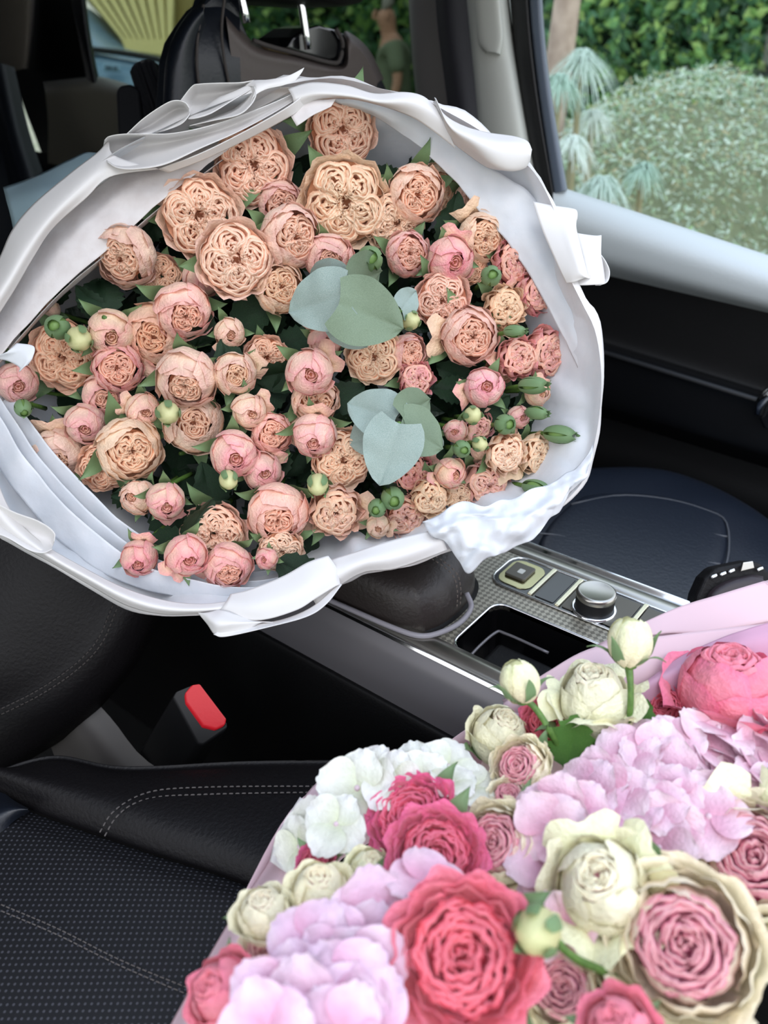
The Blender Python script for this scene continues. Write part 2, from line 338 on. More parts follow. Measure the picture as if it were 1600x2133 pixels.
V, Fc = slab([PX(*q, 1.475) for q in ((100, -90), (130, 240), (880, 330), (880, -90))], (.004, 0, 0)); wpart('pane', V, Fc, M_['glasstint'], w2, smooth=False)
tr = thing('trim_2', 'dull beige rounded quarter trim at the top left corner', 'trim', (1.3, 2.4, 1.4)); tr['kind'] = 'structure'
V, Fc = loft([[PX(x, y, 1.38) for x, y in ((-60, -80), (-50, 60), (-30, 130), (0, 150))], [PX(x, y, 1.34) for x, y in ((-10, -80), (0, 40), (15, 120), (30, 148))], [PX(x, y, 1.34) for x, y in ((50, -80), (52, 40), (52, 110), (50, 143))], [PX(x, y, 1.37) for x, y in ((72, -80), (68, 40), (62, 110), (58, 145))], [PX(x, y, 1.45) for x, y in ((74, -80), (70, 40), (64, 110), (60, 150))]], 14, 24); wpart('cover', V, Fc, mat('beige_dull_trim', '#77716a', .6), tr)
b3 = thing('rear_belt', 'dark belt strap and cover along the left edge behind the bouquet', 'seat belt', (1.0, 2.0, 1.0))
V, Fc = loft([[P(x, y, d) for x, y in r] for r, d in (([(-40, 140), (0, 300), (30, 430), (60, 560)], 1.9), ([(-10, 130), (25, 280), (60, 400), (90, 540)], 1.86), ([(30, 140), (60, 270), (95, 380), (120, 500)], 1.9))], 12, 10); wpart('strap', V, Fc, M_['seatnavy'], b3)

# ------------------------------------------------------------------ far front seat
fs = thing('front_seat', 'navy-black leather seat on the far side of the console, its back behind the bouquet', 'seat', (1.12, .5, .7))
oc = [PZ(*q, .70) for q in ((1105, 1290), (1120, 1120), (1160, 1035), (1240, 1003), (1350, 1006), (1450, 1030), (1540, 1072), (1620, 1130), (1680, 1220), (1700, 1330), (1560, 1330), (1300, 1330))]
base = smoothpoly([PZ(*q, .68) for q in ((1000, 1180), (1040, 1050), (1130, 1005), (1240, 992), (1350, 996), (1450, 1020), (1540, 1062), (1640, 1130), (1720, 1230), (1740, 1360), (1500, 1360), (1200, 1300))], 24)
def seatfn(q):
    e = 0.004*nz((q.x*9, q.y*9, 0)); return q+Vector((0, 0, e))
V, Fc = pillow(base, (0, 0, 1), .045, 96, 16, .35, .28, seatfn); wpart('cushion', V, Fc, M_['seatsheen'], fs)
Zs = .722
ins = [PZ(*q, Zs) for q in ((1120, 1165), (1190, 1050), (1290, 1032), (1390, 1040), (1470, 1062), (1510, 1085), (1515, 1150), (1495, 1210), (1470, 1290), (1300, 1290))]
V, Fc = pillow(ins, (0, 0, 1), .010, 96, 14, .12, .01); wpart('centre_panel', V, Fc, M_['seatsheen'], fs)
V, Fc = join(*[tube([PZ(*q, Zs+.0085) for q in l], .0016, 6, 24) for l in (((1190, 1050), (1290, 1032), (1390, 1040), (1470, 1062), (1512, 1086), (1518, 1150), (1500, 1210), (1480, 1260)), ((1270, 1130), (1340, 1112), (1430, 1105), (1515, 1118)), ((1250, 1180), (1340, 1168), (1420, 1166), (1500, 1175)), ((1275, 1090), (1240, 1130), (1205, 1190)), ((1110, 1110), (1160, 1115), (1230, 1130)))])
o = wpart('seam', V, Fc, M_['trimdark'], fs); o['kind'] = 'stuff'
# its backrest, seen above the bouquet
Y0 = 1.05
def by(px, py, dy=0): return PY(px, py, Y0+dy)
bk = [by(*q) for q in ((325, 420), (342, 260), (350, 180), (354, 120), (366, 75), (388, 40), (410, 10), (440, -14), (480, -12), (500, 12), (510, 45), (524, 78), (545, 92), (620, 112), (690, 132), (708, 126), (712, 90), (708, 62), (735, 72), (765, 100), (790, 140), (812, 190), (840, 300), (860, 420), (870, 560), (300, 560))]
V, Fc = slab(bk, (0, .035, -.01)); o = wpart('backrest', V, Fc, M_['seatnavy'], fs, smooth=False); bevel(o, .012, 4)
V, Fc = loft([[by(*q, 0.02) for q in ((405, 0), (440, -16), (478, -14), (500, 8))], [by(*q, -.012) for q in ((395, 40), (425, 40), (462, 40), (500, 60))], [by(*q, -.03) for q in ((395, 120), (425, 120), (465, 120), (500, 120))], [by(*q, -.03) for q in ((400, 240), (430, 240), (470, 240), (505, 240))], [by(*q, -.03) for q in ((400, 420), (430, 420), (470, 420), (510, 420))]], 16, 24); wpart('middle_bolster', V, Fc, M_['seatnavy'], fs)
V, Fc = loft([[by(*q, d) for q in ((430, -5), (398, 22), (370, 62), (352, 120), (346, 200), (340, 400))] if k == 0 else [by(*q, d) for q in l] for k, (l, d) in enumerate(((None, .03), (((428, 0), (396, 26), (366, 70), (347, 125), (341, 205), (332, 400)), -.015), (((424, 20), (400, 50), (382, 90), (374, 140), (372, 210), (365, 400)), -.04), (((428, 45), (416, 75), (408, 110), (407, 150), (412, 215), (410, 400)), -.03), (((430, 50), (420, 80), (413, 112), (413, 152), (418, 215), (416, 400)), -.015)))], 24, 24); wpart('side_bolster', V, Fc, M_['seatnavy'], fs)
V, Fc = join(*[tube([by(x, y, -.034) for x, y in l], .0022, 6, 20) for l in (((424, 10), (414, 60), (410, 110), (412, 160), (425, 240)), ((468, -5), (462, 50), (464, 100), (476, 170), (498, 250)))]); o = wpart('seam', V, Fc, M_['darkthread'], fs); o['kind'] = 'stuff'
V, Fc = loft([[by(*q, d) for q in l] for l, d in ((((470, 30), (500, 60), (540, 95), (610, 112), (690, 134), (716, 128), (716, 70), (735, 72), (770, 105), (800, 165)), .0), (((472, 45), (500, 78), (540, 108), (610, 124), (690, 143), (722, 136), (726, 90), (740, 90), (765, 120), (790, 170)), -.028), (((478, 90), (505, 120), (545, 140), (610, 150), (680, 160), (722, 155), (735, 130), (748, 125), (768, 145), (785, 185)), -.03), (((490, 200), (520, 210), (560, 215), (620, 220), (680, 225), (722, 225), (740, 225), (752, 230), (780, 235), (800, 240)), -.028), (((500, 400), (530, 400), (570, 400), (620, 400), (680, 400), (722, 400), (740, 400), (752, 400), (780, 400), (800, 400)), -.028))], 60, 24); wpart('centre_panel', V, Fc, M_['brownpanel'], fs)
V, Fc = slab([by(*q, -.015) for q in ((596, 100), (610, 78), (640, 58), (665, 52), (700, 62), (710, 80), (706, 122), (690, 126), (640, 115))], (0, .08, 0)); o = wpart('post_recess', V, Fc, M_['gloss'], fs, smooth=False); bevel(o, .004)
V, Fc = tube([by(*q, -.02) for q in ((528, 84), (560, 96), (620, 112), (690, 131), (708, 124), (714, 90), (700, 60))], .0035, 8); wpart('recess_rim', V, Fc, M_['darkthread'], fs)
V, Fc = slab([by(*q, -.017) for q in ((545, 90), (600, 103), (650, 118), (600, 113), (560, 103))], (0, .01, 0)); wpart('recess_lip', V, Fc, mat('tan_edge', '#8f7b5c', .5), fs, smooth=False)
hr = thing('headrest', 'black leather headrest on two chrome posts, cut off by the top edge', 'headrest', tuple(by(600, -30)))
V, Fc = pillow([by(*q, -.03) for q in ((540, -10), (560, 2), (640, 10), (705, 14), (738, 4), (760, -40), (740, -160), (560, -170), (500, -100), (510, -40))], (0, -1, 0), .05, 48, 8, .4, .09); wpart('cushion', V, Fc, M_['seat'], hr)
for a, c in (((497, -40), (514, 48)), ((624, -20), (642, 103))):
    V, Fc = tube([by(*a, -.022), by(*c, -.028)], .0062, 14); wpart('post', V, Fc, M_['chrome'], hr)
# ribbed cap beside the backrest
rc = thing('ribbed_guide', 'black ribbed plastic guide beside the left edge of the far backrest', 'guide', tuple(P(300, 200, 1.32)))
a, bq = P(300, 142, 1.32), P(345, 270, 1.32); ax = (bq-a).normalized(); s1 = ax.cross(FW).normalized(); s2 = ax.cross(s1)
V = []; Fc = []; n = 48
for k, (t, rr) in enumerate(((0, .75), (.0, .95), (.03, 1), (1, 1.15))):
    for i in range(n):
        th = i*2*math.pi/n; r = .0225*rr*(1+.10*(1 if math.cos(th*11) > 0 else -1)*(k > 1))
        V.append(a+(bq-a)*t+s1*r*math.cos(th)+s2*r*math.sin(th))
for j in range(3):
    for i in range(n): Fc.append((j*n+i, j*n+(i+1) % n, (j+1)*n+(i+1) % n, (j+1)*n+i))
Fc.append(tuple(range(n)))
wpart('ribbed_body', V, Fc, M_['ribbed'], rc, smooth=False)
V, Fc = slab([P(x, y, 1.30) for x, y in ((240, 190), (248, 176), (272, 172), (290, 185), (330, 620), (285, 760), (262, 620))], FW*.04); bevel(wpart('housing', V, Fc, M_['ribbed'], rc, smooth=False), .006)

# ------------------------------------------------------------------ centre console
co = thing('centre_console', 'silver topped centre console running between the two front seats', 'console', (.69, .4, .5))
Z = .80
x0, x1, y0, y1 = .588, .692, .15, .368      # cup tray opening
def plate(z=Z):
    ys = [-.25, y0, y1-.012, y1, 1.35]; V = []; 
    o = [(.565, -.25), (.80, -.25), (.80, 1.35), (.565, 1.35)]
    r = .018; h = []
    for cx, cy, a0 in ((x0+r, y1-r, 90), (x1-r, y1-r, 0), (x1-r, y0+r, -90), (x0+r, y0+r, 180)):
        for k in range(5):
            a = math.radians(a0+90-22.5*k); h.append((cx+r*math.cos(a), cy+r*math.sin(a)))
    return o, h
import bmesh
def poly_hole(outer, hole, z, th):
    bm = bmesh.new(); ov = [bm.verts.new((x, y, z)) for x, y in outer]; hv = [bm.verts.new((x, y, z)) for x, y in hole]
    es = [bm.edges.new((l[i], l[(i+1) % len(l)])) for l in (ov, hv) for i in range(len(l))]
    bmesh.ops.triangle_fill(bm, edges=es, use_beauty=True)
    r = bmesh.ops.extrude_face_region(bm, geom=bm.faces[:]); bmesh.ops.translate(bm, verts=[v for v in r['geom'] if isinstance(v, bmesh.types.BMVert)], vec=(0, 0, -th))
    bmesh.ops.recalc_face_normals(bm, faces=bm.faces[:])
    V = [v.co.copy() for v in bm.verts]; bm.verts.index_update(); Fc = [tuple(v.index for v in f.verts) for f in bm.faces]; bm.free(); return V, Fc
o_, h_ = plate()
def carbon():
    m = mat('textured_silver', '#8b887e', .36, metal=.5); t = m.node_tree; b = t.nodes['Principled BSDF']
    co_ = t.nodes['Texture Coordinate'] if 'Texture Coordinate' in t.nodes else t.nodes.new('ShaderNodeTexCoord')
    mp = t.nodes.new('ShaderNodeMapping'); mp.inputs['Rotation'].default_value = (0, 0, math.radians(45)); mp.inputs['Scale'].default_value = (200, 200, 200)
    ck = t.nodes.new('ShaderNodeTexChecker'); ck.inputs['Scale'].default_value = 1.0
    ck.inputs[1].default_value = C('#77746a'); ck.inputs[2].default_value = C('#aaa698')
    t.links.new(co_.outputs['Object'], mp.inputs[0]); t.links.new(mp.outputs[0], ck.inputs[0]); t.links.new(ck.outputs[0], b.inputs['Base Color'])
    bp = t.nodes.new('ShaderNodeBump'); bp.inputs['Strength'].default_value = .3; bp.inputs['Distance'].default_value = .001
    t.links.new(ck.outputs[1], bp.inputs['Height']); t.links.new(bp.outputs[0], b.inputs['Normal']); return m
M_['carbon'] = carbon()
V, Fc = poly_hole(o_, h_, Z, .008); bevel(wpart('top_plate', V, Fc, M_['carbon'], co, smooth=False), .0015, 2)
def rim(loop, z, r, m, name, par=co):
    pts = [Vector((x, y, z)) for x, y in loop]; n = len(pts); V = []; Fc = []
    for i, p in enumerate(pts):
        t = (pts[(i+1) % n]-pts[i-1]).normalized(); s = t.cross(Vector((0, 0, 1)))
        for k in range(6): V.append(p+s*r*math.cos(k*math.pi/3)+Vector((0, 0, r*math.sin(k*math.pi/3))))
    for i in range(n):
        for k in range(6): Fc.append((i*6+k, i*6+(k+1) % 6, ((i+1) % n)*6+(k+1) % 6, ((i+1) % n)*6+k))
    return wpart(name, V, Fc, m, par)
rim(h_, Z+.0005, .0018, M_['chrome'], 'tray_rim')
# tray walls, floor, cup ring
n = len(h_); V = [Vector((x, y, Z)) for x, y in h_]+[Vector((x, y, Z-.075)) for x, y in h_]; Fc = [(i, (i+1) % n, (i+1) % n+n, i+n) for i in range(n)]+[tuple(range(n, 2*n))]
wpart('cup_tray', V, Fc, M_['gloss'], co, smooth=False)
for (cx, cy, r, z, nm) in ((.642, .225, .039, Z-.022, 'cup_ring'), (.642, .225, .034, Z-.03, 'cup_ring')):
    V, Fc = tube([(cx+r*math.cos(a), cy+r*math.sin(a), z) for a in [k*2*math.pi/24 for k in range(25)]], .0025, 8, 48); wpart(nm, V, Fc, M_['chrome'] if r > .036 else M_['rubber'], co)
V, Fc = slab([(x0+.004, .27, Z-.03), (x1-.03, .27, Z-.03), (x1-.03, .345, Z-.03), (x0+.004, .345, Z-.03)], (0, 0, -.04)); bevel(wpart('tray_divider', V, Fc, M_['blackplastic'], co, smooth=False), .006)
V, Fc = tube([(x0+.01, .285, Z-.022), (x0+.01, .34, Z-.022), (x0+.02, .352, Z-.022), (x1-.03, .352, Z-.022), (x1-.022, .34, Z-.022), (x1-.022, .285, Z-.022)], .0018, 8, 40); wpart('divider_rim', V, Fc, M_['sidegrey'], co)
# left rim and side
yr = (-.25, 1.35)
def prof(pts, m, name, nv=24): 
    V, Fc = loft([[Vector((x, yr[0]+(yr[1]-yr[0])*i/4, z)) for i in range(5)] for x, z in pts], 8, nv); return wpart(name, V, Fc, m, co)
prof([(.590, Z+.002), (.580, Z+.005), (.568, Z+.003), (.562, Z-.004)], M_['silver'], 'polished_edge')
prof([(.563, Z+.000), (.5605, Z+.0035), (.558, Z-.001)], M_['chrome'], 'edge_strip', 8)
prof([(.560, Z-.001), (.551, Z-.02), (.545, Z-.05), (.548, Z-.085)], M_['sidegrey'], 'side_panel')
prof([(.549, Z-.083), (.540, Z-.095), (.538, Z-.2), (.545, .35)], M_['blackplastic'], 'lower_side')
prof([(.797, Z+.001), (.803, Z+.004), (.815, Z+.003), (.826, Z-.002)], M_['silver'], 'far_edge')
prof([(.824, Z-.001), (.829, Z+.004), (.834, Z+.001)], M_['chrome'], 'edge_strip', 8)
prof([(.833, Z+.002), (.840, Z-.03), (.84, Z-.2), (.84, .35)], M_['blackplastic'], 'lower_side')
# control panel with dial
def rrect(ax, ay, bx, by_, r, n=5):
    o = []
    for cx, cy, a0 in ((ax+r, by_-r, 90), (bx-r, by_-r, 0), (bx-r, ay+r, -90), (ax+r, ay+r, 180)):
        for k in range(n): a = math.radians(a0+90-90/(n-1)*k); o.append((cx+r*math.cos(a), cy+r*math.sin(a)))
    return o
pan = rrect(.722, .10, .794, .400, .02); V, Fc = slab([(x, y, Z-.001) for x, y in pan], (0, 0, .003)); wpart('control_panel', V, Fc, M_['gloss'], co, smooth=False)
rim(pan, Z+.002, .0016, M_['chrome'], 'panel_rim')
def pad(ax, ay, bx, by_, z, h, r, m, name, bv=.001):
    V, Fc = slab([(x, y, z) for x, y in rrect(ax, ay, bx, by_, r)], (0, 0, h)); o = wpart(name, V, Fc, m, co, smooth=False); bevel(o, bv, 2); return o
pad(.728, .348, .786, .394, Z+.002, .0012, .014, mat('pale_gold_metal', '#b9b48c', .2, metal=1), 'button_plate')
pad(.742, .360, .774, .388, Z+.0032, .004, .003, M_['screengl'], 'parking_button')
pad(.752, .368, .762, .376, Z+.0073, .0002, .0015, M_['trimlight'], 'button_mark', .0001)
for y in (.3425, .306, .222, .192): pad(.724, y-.003, .792, y+.003, Z+.002, .003, .001, mat('warm_metal', '#d8d2b8', .2, metal=1), 'divider_bar')
pad(.727, .312, .789, .337, Z+.002, .001, .002, M_['chrome'] if False else M_['gloss'], 'glossy_cover')
pad(.727, .227, .789, .301, Z+.002, .0015, .002, M_['screengl'], 'dial_plate')
pad(.733, .197, .785, .218, Z+.002, .0035, .002, M_['screengl'], 'button')
pad(.733, .165, .785, .187, Z+.002, .0035, .002, M_['screengl'], 'button')
def lathe(cx, cy, prof_, n=48):
    V = []; Fc = []
    for r, z in prof_: V += [(cx+r*math.cos(k*2*math.pi/n), cy+r*math.sin(k*2*math.pi/n), z) for k in range(n)]
    for j in range(len(prof_)-1):
        for k in range(n): Fc.append((j*n+k, j*n+(k+1) % n, (j+1)*n+(k+1) % n, (j+1)*n+k))
    Fc.append(tuple((len(prof_)-1)*n+k for k in range(n))); return V, Fc
kx, ky = .745, .268
V, Fc = lathe(kx, ky, [(.0265, Z+.003), (.0265, Z+.006), (.0245, Z+.0075), (.0225, Z+.006)]); wpart('dial_ring', V, Fc, M_['chrome'], co)
V, Fc = lathe(kx, ky, [(.0225, Z+.003), (.0225, Z+.02), (.0222, Z+.024)]); wpart('gear_dial', V, Fc, M_['rubber'], co)
V, Fc = lathe(kx, ky, [(.0225, Z+.022), (.0232, Z+.026), (.0228, Z+.029), (.0205, Z+.0305), (.019, Z+.030)]); wpart('dial_cap_ring', V, Fc, M_['silver'], co)
V, Fc = lathe(kx, ky, [(.019, Z+.030), (.0188, Z+.0298)]); wpart('dial_face', V, Fc, mat('dial_face', '#4a473c', .35, metal=.3), co)
# armrest
def armfn(q): return q
ao = [(.575, .372), (.60, .352), (.64, .352), (.69, .362), (.722, .395), (.732, .46), (.732, .70), (.72, 1.0), (.58, 1.0), (.560, .70), (.558, .46)]
ao = [(.583, .415), (.60, .398), (.64, .392), (.69, .400), (.718, .425), (.730, .48), (.732, .70), (.72, 1.0), (.58, 1.0), (.572, .70), (.572, .48)]
V, Fc = pillow([(x, y, .812) for x, y in ao], (0, 0, 1), .052, 72, 12, .28, .012); wpart('armrest', V, Fc, mat('brown_black_leather', '#2b2523', .42, bump=(220, .3)), co)
V, Fc = pillow([(.651+(x-.651)*1.06, .7+(y-.7)*1.015, .80) for x, y in ao], (0, 0, 1), .012, 72, 4, .15, .01); wpart('armrest_base', V, Fc, M_['blackplastic'], co)
def armpt(x, y, inset): return (x, y, .812+.05*inset)
for dx in (-.0035, .0035):
    V, Fc = stitches([(.641+dx, .3915, .812), (.642+dx, .393, .835), (.643+dx, .402, .853), (.644+dx, .43, .8615), (.645+dx, .47, .8645)], .004, .0025, .0007, up=(0, -.6, .6), off=.0018); o = wpart('stitching', V, Fc, M_['grey2'], co); o['kind'] = 'stuff'
# grey cable around the armrest
V, Fc = tube([(.56, .60, .806), (.565, .50, .806), (.568, .43, .807), (.575, .398, .807), (.595, .383, .807), (.625, .376, .807), (.652, .380, .810), (.660, .392, .82)], .0032, 10, 60)
tag(wpart('cable', V, Fc, M_['cable']), 'grey cable curving round the front of the armrest on the console', 'cable')
# key case standing at the front of the console
kc = thing('key_case', 'black leather key case with silver hardware standing on the front of the console', 'case', tuple(P(1520, 1230, .93)))
V, Fc = slab([P(x, y, .93) for x, y in ((1440, 1300), (1452, 1240), (1468, 1205), (1490, 1184), (1560, 1170), (1585, 1172), (1602, 1190), (1640, 1260), (1640, 1330), (1500, 1340))], FW*.03); bevel(wpart('cover', V, Fc, M_['seat'], kc, smooth=False), .005, 4)
V, Fc = loft([[P(x, y, d) for x, y in l] for l, d in ((((1462, 1330), (1470, 1250), (1500, 1216), (1560, 1198), (1590, 1200)), .928), (((1464, 1335), (1480, 1258), (1508, 1226), (1560, 1208), (1592, 1212)), .919), (((1480, 1340), (1520, 1290), (1540, 1260), (1580, 1250), (1610, 1250)), .915))], 20, 12); wpart('front_panel', V, Fc, mat('plum_black_leather', '#2a2126', .5), kc)
V, Fc = slab([P(x, y, .925) for x, y in ((1540, 1190), (1545, 1171), (1566, 1168), (1569, 1183))], -FW*.004); bevel(wpart('clasp', V, Fc, M_['silver'], kc, smooth=False), .001)
for x, y in ((1487, 1201), (1506, 1196), (1524, 1190), (1583, 1186)):
    V, Fc = tube([P(x-6, y+2, .925), P(x+6, y-3, .925)], .0022, 8); wpart('hook', V, Fc, M_['chrome'], kc)

# ------------------------------------------------------------------ near front seat
ns = thing('front_seat', 'black leather seat in the lower left with a dotted perforated middle', 'seat', (.15, .5, .6))
def perf():
    m = mat('perforated_leather', '#15151b', .55, bump=None); t = m.node_tree; b = t.nodes['Principled BSDF']; N = t.nodes.new; L_ = t.links.new
    c = N('ShaderNodeTexCoord'); mp = N('ShaderNodeMapping'); mp.vector_type = 'POINT'; mp.inputs['Rotation'].default_value = (0, 0, math.radians(-38)); mp.inputs['Scale'].default_value = (190, 190, 190)
    L_(c.outputs['Object'], mp.inputs[0])
    fr = N('ShaderNodeVectorMath'); fr.operation = 'FRACTION'; L_(mp.outputs[0], fr.inputs[0])
    sb_ = N('ShaderNodeVectorMath'); sb_.operation = 'SUBTRACT'; L_(fr.outputs[0], sb_.inputs[0]); sb_.inputs[1].default_value = (.5, .5, .5)
    ml = N('ShaderNodeVectorMath'); ml.operation = 'MULTIPLY'; L_(sb_.outputs[0], ml.inputs[0]); ml.inputs[1].default_value = (1, 1, 0)
    ln = N('ShaderNodeVectorMath'); ln.operation = 'LENGTH'; L_(ml.outputs[0], ln.inputs[0])
    r = N('ShaderNodeMapRange'); r.inputs[1].default_value = .16; r.inputs[2].default_value = .26; r.inputs[3].default_value = 1; r.inputs[4].default_value = 0; L_(ln.outputs['Value'], r.inputs[0])
    mx = N('ShaderNodeMix'); mx.data_type = 'RGBA'; mx.inputs[6].default_value = C('#0c0c10'); mx.inputs[7].default_value = C('#3e3e44'); L_(r.outputs[0], mx.inputs[0]); L_(mx.outputs[2], b.inputs['Base Color']); return m
e0 = [(-150, 1600), (60, 1690), (300, 1775), (550, 1862), (820, 2030)]
V, Fc = loft([[PZ(x, y, .694) for x, y in e0], [PZ(x-6, y+14, .700) for x, y in e0], [PZ(x-20, y+60, .708) for x, y in e0], [PZ(*q, .708) for q in ((-300, 1900), (-50, 1950), (200, 2030), (420, 2150), (640, 2350))], [PZ(*q, .70) for q in ((-500, 2350), (-200, 2350), (100, 2400), (300, 2500), (500, 2800))]], 32, 28); wpart('perforated_panel', V, Fc, perf(), ns)
V, Fc = loft([[PZ(x, y, .690) for x, y in e0], [PZ(x+4, y-12, .703) for x, y in e0], [PZ(*q, .722) for q in ((-110, 1585), (110, 1650), (330, 1715), (560, 1785), (850, 1940))], [PZ(*q, .726) for q in ((-100, 1580), (100, 1618), (290, 1655), (540, 1690), (880, 1800))], [PZ(*q, .716) for q in ((-90, 1640), (100, 1584), (260, 1606), (520, 1598), (860, 1600))], [PZ(*q, .716)-Vector((0, 0, .03)) for q in ((-90, 1630), (100, 1574), (262, 1597), (520, 1588), (860, 1590))], [PZ(*q, .716)-Vector((0, 0, .30)) for q in ((-90, 1630), (100, 1574), (262, 1597), (520, 1588), (860, 1590))]], 40, 48); wpart('side_bolster', V, Fc, M_['seat'], ns)
for sh in (0, 1):
    pts = [(218-sh*10, 1742-sh*8), (240-sh*8, 1705-sh*10), (275, 1676-sh*12), (330, 1660-sh*14), (420, 1655-sh*15), (540, 1652-sh*14), (700, 1650-sh*12)]
    V, Fc = stitches([PZ(x, y, z) for (x, y), z in zip(pts, (.7195, .7245, .726, .7255, .7255, .7255, .7255))], .0042, .0022, .0007); o = wpart('stitching', V, Fc, M_['thread'], ns); o['kind'] = 'stuff'
    pts = [(-60, 1860+sh*13), (0, 1884+sh*13), (120, 1935+sh*13), (250, 2000+sh*12), (400, 2062+sh*14), (470, 2090+sh*14)]
    V, Fc = stitches([PZ(x, y, .7085) for x, y in pts], .0042, .0015, .0006, off=.0006); o = wpart('stitching', V, Fc, M_['thread'], ns); o['kind'] = 'stuff'
V, Fc = loft([[PZ(*q, .708) for q in ((-80, 1780), (0, 1735), (30, 1710), (62, 1690))], [PZ(*q, .722) for q in ((-80, 1720), (0, 1690), (30, 1685), (58, 1686))], [PZ(*q, .712) for q in ((-80, 1640), (0, 1650), (30, 1668), (60, 1684))]], 12, 10); wpart('corner_piece', V, Fc, M_['seatnavy'], ns)
rows = (([(440, 1060), (390, 1200), (335, 1290), (288, 1380), (240, 1440), (150, 1528), (-20, 1630)], 1.00), ([(420, 1050), (372, 1190), (320, 1285), (272, 1370), (225, 1430), (135, 1515), (-20, 1615)], .965), ([(380, 1040), (330, 1160), (285, 1262), (238, 1350), (190, 1408), (105, 1480), (-30, 1560)], .94), ([(345, 1020), (295, 1140), (240, 1250), (205, 1330), (155, 1385), (75, 1440), (-30, 1492)], .93), ([(340, 1015), (288, 1135), (232, 1246), (197, 1325), (147, 1379), (70, 1433), (-33, 1484)], .934), ([(200, 950), (150, 1050), (90, 1150), (20, 1240), (-40, 1310), (-80, 1370), (-150, 1430)], .91), ([(-50, 850), (-100, 950), (-150, 1050), (-200, 1150), (-260, 1250), (-300, 1300), (-350, 1380)], .92))
V, Fc = loft([[P(x, y, d) for x, y in r] for r, d in rows], 40, 48); o = wpart('backrest', V, Fc, M_['seat'], ns)
for k in (3, 2.75):
    pts = [(x, y) for x, y in rows[3][0]]; sh = (3-k)*50
    V, Fc = stitches([P(x+sh*.7, y+sh*.6, .927 if sh == 0 else .928) for x, y in pts], .004, .0022, .0006, up=-FW, off=.0005); o = wpart('stitching', V, Fc, M_['darkthread'], ns); o['kind'] = 'stuff'
V, Fc = loft([[P(x, y, 1.0) for x, y in ((180, 1440), (235, 1500), (300, 1580), (400, 1640))], [P(x, y, .99) for x, y in ((150, 1500), (190, 1550), (230, 1610), (280, 1660))], [P(x, y, 1.01) for x, y in ((100, 1540), (120, 1590), (150, 1640), (180, 1700))]], 10, 8); wpart('base_cover', V, Fc, mat('brown_black_plastic', '#2e2a29', .5), ns)
# buckle
bu = thing('seat_belt_buckle', 'black seat belt buckle with a red button beside the lower left seat', 'buckle', tuple(P(400, 1500, .93)))
dv = P(318, 1600, 1.0)-P(380, 1500, .93)
V, Fc = slab([P(x, y, .93) for x, y in ((360, 1452), (366, 1440), (400, 1426), (416, 1428), (474, 1506), (474, 1518), (424, 1552), (412, 1550))], dv*1.3); bevel(wpart('housing', V, Fc, M_['rubber'], bu, smooth=False), .003, 3)
V, Fc = slab([P(x, y, .929) for x, y in ((383, 1448), (396, 1432), (413, 1429), (469, 1503), (466, 1515), (447, 1524), (420, 1517), (385, 1468))], -dv.normalized()*.006); bevel(wpart('red_button', V, Fc, M_['red'], bu, smooth=False), .002, 3)

# ------------------------------------------------------------------ outside: hedge, bushes, tree, man, vehicle
def leafcloud(n, fn, size, mats, name, label, cat, seed=1, kind=None, par=None, aspect=.55):
    rg = np.random.RandomState(seed); V = []; Fc = []; idx = []
    for i in range(n):
        p, nrm = fn(rg); s = size*(.6+.8*rg.rand()); a = Vector(rg.randn(3)); a = (a-a.dot(nrm)*nrm*.5).normalized(); b = a.cross(nrm+Vector(rg.randn(3)*.5)).normalized()*aspect
        c = a.cross(b).normalized()*.12; k = len(V)
        V += [p-a*s, p+b*s+c*s, p+a*s, p-b*s+c*s]; Fc += [(k, k+1, k+2, k+3)]; idx.append(int(rg.rand()*len(mats)))
    cen = sum(V[::max(1, len(V)//50)], Vector())/len(V[::max(1, len(V)//50)])
    m = me(name, [v-cen for v in V], Fc, None, False)
    for q in mats: m.materials.append(q)
    m.polygons.foreach_set('material_index', idx); o = ob(name, m, par)
    if par is None: o.location = cen; tag(o, label, cat, kind=kind)
    else: o.location = cen-par.location
    return o
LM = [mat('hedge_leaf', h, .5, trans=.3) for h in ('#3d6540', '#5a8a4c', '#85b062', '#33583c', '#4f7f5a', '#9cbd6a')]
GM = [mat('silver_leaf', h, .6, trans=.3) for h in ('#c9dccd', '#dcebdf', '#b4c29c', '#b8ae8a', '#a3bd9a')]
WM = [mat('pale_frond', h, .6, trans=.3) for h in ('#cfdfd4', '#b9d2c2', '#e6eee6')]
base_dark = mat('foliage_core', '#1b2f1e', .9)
cf = Vector((math.cos(_a), math.sin(_a), 0)); cs = RT.copy()
def hpt(px, dist, z=0): # point on the ground plan: picture column px at horizontal distance
    r = ray(px, 500); r.z = 0; r = r/r.dot(cf); return Vector((0, 0, 0))+r*dist+Vector((0, 0, z))
hd = thing('hedge', 'tall leafy green hedge filling the top right window', 'hedge', tuple(hpt(1400, 7.0)))
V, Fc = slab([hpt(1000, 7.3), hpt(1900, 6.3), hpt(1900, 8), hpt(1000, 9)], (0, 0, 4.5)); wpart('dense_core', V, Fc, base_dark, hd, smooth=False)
def hfn(rg):
    t = rg.rand(); z = rg.rand()*4.6; p = hpt(1000, 7.25).lerp(hpt(1900, 6.25), t)+Vector((0, 0, z))-cf*(.25*nz((t*22, z*2.2, 3))+.2+.15*rg.rand()); return p, -cf
o = leafcloud(26000, hfn, .045, LM, 'foliage', '', '', 3, par=hd); o['kind'] = 'stuff'
